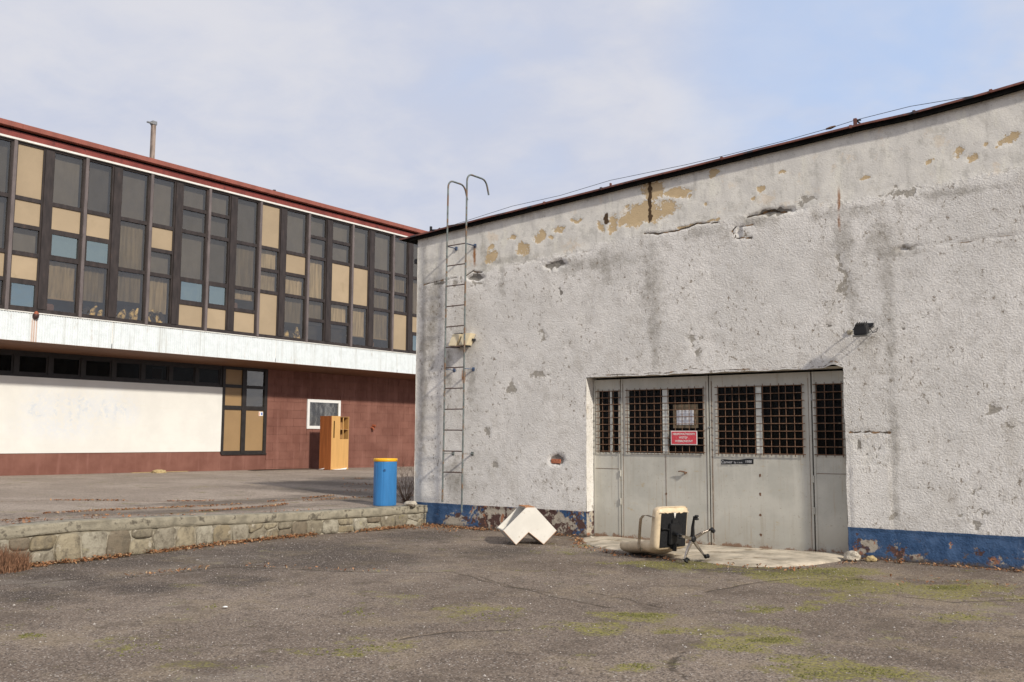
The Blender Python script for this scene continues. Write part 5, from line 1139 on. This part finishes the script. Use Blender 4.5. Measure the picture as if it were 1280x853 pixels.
# ---- loose stones, litter, boards
def rock(name, c, r, mat, label, seed, sq=(1, 1, .7), group='loose stones at the foot of the walls', cat='stone'):
    bmv = bmesh.new(); bmesh.ops.create_icosphere(bmv, subdivisions=3, radius=1)
    for v in bmv.verts:
        p = v.co; k = 1+.28*float(vn(p.x, p.y, p.z, 1.6, seed))+.10*float(vn(p.x, p.y, p.z, 4.5, seed+3)); v.co = Vector((p.x*r*sq[0]*k, p.y*r*sq[1]*k, max(p.z*r*sq[2]*k, -r*sq[2]*.5)))
    me = bpy.data.meshes.new(name); bmv.to_mesh(me); bmv.free(); return tag(link(name, me, M[mat], None, c), label, cat, group)
rock('loose_stone', (-4.06, 13.12, .055), .11, 'rock', 'pale lump of broken concrete at the blue base right of the garage doors', 101)
rock('loose_stone', (-11.95, 13.02, .40), .10, 'rock', 'pale rounded stone lying on the coping beside the garage corner', 102, (1.3, 1, .6))
rock('loose_stone', (-3.84, 13.2, .03), .07, 'rubble', 'small brown rubble piece against the blue base beside the pale lump', 103)
rock('loose_stone', (-8.2, 13.2, .02), .045, 'rock', 'small pale stone by the left foot of the door opening', 104)
vs = [(-.024, -.015, .003), (.02, -.02, .007), (.03, .008, .004), (.008, .022, .010), (-.022, .012, .005), (0, 0, .014)]
tag(MB().add(vs, [(0, 1, 5), (1, 2, 5), (2, 3, 5), (3, 4, 5), (4, 0, 5)]).build('crumpled_litter', M['litter'], None, (-7.646, 5.77, .004)), 'tiny crumpled white scrap lying on the asphalt, front left', 'litter')
tag(fixn(MB((-27.1, 21.6, .47)).prism([(-27.25, 21.3, .465), (-27.2, 21.3, .485), (-27.15, 24.0, .485), (-27.22, 24.0, .465)], (.3, 0, .01)).build('loose_board', M['twig'], None, (-27.1, 21.6, .47))), 'thin dark board lying along the foot of the red-brown wall', 'board')
rock('rubble_heap', (-27.0, 17.7, .50), .16, 'rubble', 'little heap of yellow rubble at the foot of the brown plinth', 105, (1.3, 1.4, .5), cat='rubble', group=None)
tag(MB((-27.2, 18.3, .48)).box((-27.3, 16.9, .485), (-27.2, 18.9, .50)).build('loose_lath', M['rubble'], None, (-27.2, 18.3, .48)), 'long pale lath lying beside the yellow rubble by the plinth', 'board')

# ---- fallen leaves (nobody could count them)
def leaves(name, strips, label, zfun, size=(.018, .04), lift=.02):
    V = []; F = []
    for (pts_, wid, dens) in strips:
        for (a, b) in zip(pts_[:-1], pts_[1:]):
            L = math.hypot(b[0]-a[0], b[1]-a[1]); n = int(L*dens)
            for _ in range(n):
                t_ = random.random(); q = random.gauss(0, wid*.5); nx, ny = -(b[1]-a[1])/L, (b[0]-a[0])/L
                x = a[0]+(b[0]-a[0])*t_+nx*q; y = a[1]+(b[1]-a[1])*t_+ny*q
                if float(vn(x, y, None, 1.7, 120)) < -.15+.35*vn(x, y, None, .6, 121): continue
                s_ = random.uniform(*size); z = zfun(x, y)+random.random()**2*lift*max(0, 1-abs(q)/wid)+.004
                yaw = random.random()*2*PI; E_ = Euler((random.gauss(0, .45), random.gauss(0, .45), yaw)).to_matrix(); b_ = len(V)
                for p in ((-1, 0, 0), (-.2, .5, .18), (1, 0, .1), (-.2, -.5, .18)): V.append(tuple(E_ @ Vector((p[0]*s_, p[1]*s_, p[2]*s_))+Vector((x, y, z+s_*.2))))
                F.append((b_, b_+1, b_+2)); F.append((b_, b_+2, b_+3))
    me = bpy.data.meshes.new(name); me.from_pydata(V, [], F); me.update()
    return tag(link(name, me, M['leaf']), label, 'leaves', kind='stuff')
yl = np.arange(2.5, 13.5, .5)
gz = lambda x, y: .004
leaves('fallen_leaves', [([(float(wx(y))+.06, float(y)) for y in yl], .08, 480), ([(float(wx(y))+.17, float(y)) for y in yl], .17, 70), ([(-11.9, 13.3), (-10.4, 13.28)], .10, 330), ([(-10.4, 13.3), (-8.5, 13.3)], .07, 130), ([(-12.0, 5.0), (-11.9, 6.2)], .16, 900), ([(-10.2, 6.3), (-10.1, 6.7), (-10.08, 7.3), (-10.1, 8.2)], .04, 80), ([(-9.9, 7.7), (-8.9, 8.1), (-8.5, 8.3), (-7.6, 8.9)], .03, 30), ([(-11.2, 12.9), (-10.6, 12.7)], .3, 80), ([(-11.8, 12.6), (-11.4, 13.2)], .25, 200),
   ([(-4.1, 13.26), (-.5, 13.22)], .07, 140), ([(-7.9, 12.2), (-6.7, 11.62), (-5.3, 11.50), (-4.3, 11.7), (-3.9, 12.9)], .12, 60), ([(-8.4, 13.1), (-7.9, 12.4)], .12, 120), ([(-3.6, 11.6), (-.8, 11.8)], .5, 30)],
   'brown fallen leaves heaped along the foot of the walls', gz, (.012, .030), .045)
ul = [(l, .07, 110) for l in ULEAF[:3]]+[(l, .25, 60) for l in ULEAF[3:]]+[([(-15.5, 15.2), (-18.5, 18.0)], .5, 45), ([(-12.6, 13.6), (-13.8, 15.5)], .5, 90), ([(-12.5, 6), (-12.7, 12.5)], .25, 25)]
leaves('fallen_leaves', ul, 'brown leaves lying in lines along the joints of the raised yard', lambda x, y: float(yz(x, y))+.004, (.015, .032), .012)
# scattered bits and chippings on the asphalt
V = []; F = []
for _ in range(9000):
    x = random.uniform(-11.8, .2); y = random.uniform(2.8, 13.1)
    if y < 3 and x > -3: pass
    s_ = random.uniform(.003, .009)*(1.0 if random.random() < .93 else 1.8); b_ = len(V); yaw = random.random()*6.28
    for k in range(4):
        a = yaw+k*PI/2+random.uniform(-.4, .4); V.append((x+s_*math.cos(a), y+s_*math.sin(a)*random.uniform(.6, 1), .002))
    V.append((x, y, .004+s_*.7)); F += [(b_, b_+1, b_+4), (b_+1, b_+2, b_+4), (b_+2, b_+3, b_+4), (b_+3, b_, b_+4)]
V = np.array(V); near_z = .018*fbm(V[:, 0], V[:, 1], .45, 3, 1)+.006*fbm(V[:, 0], V[:, 1], 2.2, 3, 2)+.0035*fbm(V[:, 0], V[:, 1], 9, 2, 3); V[:, 2] += near_z
me = bpy.data.meshes.new('loose_chippings'); me.from_pydata([tuple(v) for v in V], [], F); me.update()
def chip_mat():
    m, nt, out = new_mat('chippings'); R = node(nt, 'ShaderNodeNewGeometry').outputs['Random Per Island']
    c = nt.nodes.new('ShaderNodeValToRGB'); nt.links.new(R, c.inputs[0]); e = c.color_ramp.elements; e[0].color = (.10, .085, .075, 1); e[1].color = (.50, .46, .42, 1)
    x = e.new(.6); x.color = (.22, .19, .17, 1); finish(nt, out, c.outputs[0], .85, None, spec=.2); return m
tag(link('loose_chippings', me, chip_mat()), 'loose grey stone chippings strewn over the old asphalt', 'gravel', kind='stuff')
# moss tufts
V = []; F = []
for L_, dens in ((MOSS, 120), (MOSSD, 420)):
    for (cx, cy, ax, ay, bx, by) in L_:
        for _ in range(dens):
            r_ = math.sqrt(random.random()); a = random.random()*6.28; u = r_*math.cos(a); v = r_*math.sin(a)
            if random.random() < r_*.6: continue
            x = cx+u*ax+v*bx; y = cy+u*ay+v*by
            if float(vn(x, y, None, 5, 130)) < 0: continue
            s_ = random.uniform(.006, .018); b_ = len(V); zz_ = float(.018*fbm(x, y, .45, 3, 1)+.006*fbm(x, y, 2.2, 3, 2))
            for k in range(5): V.append((x+s_*math.cos(k*1.257)*random.uniform(.7, 1.2), y+s_*math.sin(k*1.257)*random.uniform(.7, 1.2), zz_-.002))
            V.append((x, y, zz_+s_*.45+.003)); F += [(b_+k, b_+(k+1) % 5, b_+5) for k in range(5)]
me = bpy.data.meshes.new('moss_tufts'); me.from_pydata(V, [], F); me.update(); tag(link('moss_tufts', me, M['mossb']), 'low green moss tufts dotted over the old asphalt', 'moss', kind='stuff')

# ---- dry weeds and dead shrub
def blades(name, c, n, h, spread, mat, label, cat, lean=.5, w=.0035):
    V = []; F = []
    for _ in range(n):
        a = random.random()*6.28; r_ = spread*math.sqrt(random.random()); x, y = r_*math.cos(a), r_*math.sin(a)*1.6
        hh = h*random.uniform(.35, 1)*(1-.4*r_/spread); dx, dy = random.gauss(0, lean)*hh, random.gauss(0, lean)*hh; yaw = random.random()*3.14; wx_, wy_ = w*math.cos(yaw), w*math.sin(yaw); b_ = len(V)
        V += [(x-wx_, y-wy_, 0), (x+wx_, y+wy_, 0), (x+dx*.4+wx_*.7, y+dy*.4+wy_*.7, hh*.6), (x+dx*.4-wx_*.7, y+dy*.4-wy_*.7, hh*.6), (x+dx, y+dy, hh)]
        F += [(b_, b_+1, b_+2, b_+3), (b_+3, b_+2, b_+4)]
    me = bpy.data.meshes.new(name); me.from_pydata(V, [], F); me.update(); return tag(link(name, me, mat, None, c), label, cat)
blades('dry_weed', (-11.74, 5.62, 0), 1500, .42, .22, M['straw'], 'tuft of dead red-brown weeds against the stone wall at the left edge', 'weed', .30)
def shrub(name, c, n, h, label, cat='shrub', r=.004, group=None):
    root = thing(name, label, cat, c, group); rr = random.Random(hash(name) % 7+5); mb = MB(); m2 = MB()
    for _ in range(n):
        a = rr.random()*6.28; ln = h*rr.uniform(.6, 1); p = Vector((rr.gauss(0, .03), rr.gauss(0, .03), 0)); d = Vector((math.cos(a)*.6, math.sin(a)*.6, 1)).normalized(); pts_ = [p.copy()]
        for k in range(5):
            d = (d+Vector((rr.gauss(0, .16), rr.gauss(0, .16), -.02))).normalized(); p = p+d*ln/5; pts_.append(p.copy())
            if k > 0:
                e = (d+Vector((rr.gauss(0, .7), rr.gauss(0, .7), rr.gauss(.1, .3)))).normalized(); m2.tube([p, p+e*ln*.18+Vector((0, 0, .01)), p+e*ln*.34], [r*.5, r*.4, r*.2], 4, cap=False)
        mb.tube(pts_, [r, r*.9, r*.8, r*.6, r*.45, r*.25], 5)
    tag(mb.build('stem', M['twig'], root), kind='stuff'); tag(m2.build('twigs', M['twig'], root), kind='stuff'); return root
shrub('dead_shrub', (-12.75, 13.75, .37), 34, 1.0, 'bare leafless shrub between the blue barrel and the garage corner')
shrub('dry_stalk', (-12.25, 10.1, .41), 3, .16, 'short dry stalk growing behind the coping, nearer the middle of the wall', 'weed', .003, 'dry stalks behind the coping')
shrub('dry_stalk', (-12.3, 7.1, .50), 4, .15, 'short dry stalk growing behind the coping towards its left end', 'weed', .003, 'dry stalks behind the coping')
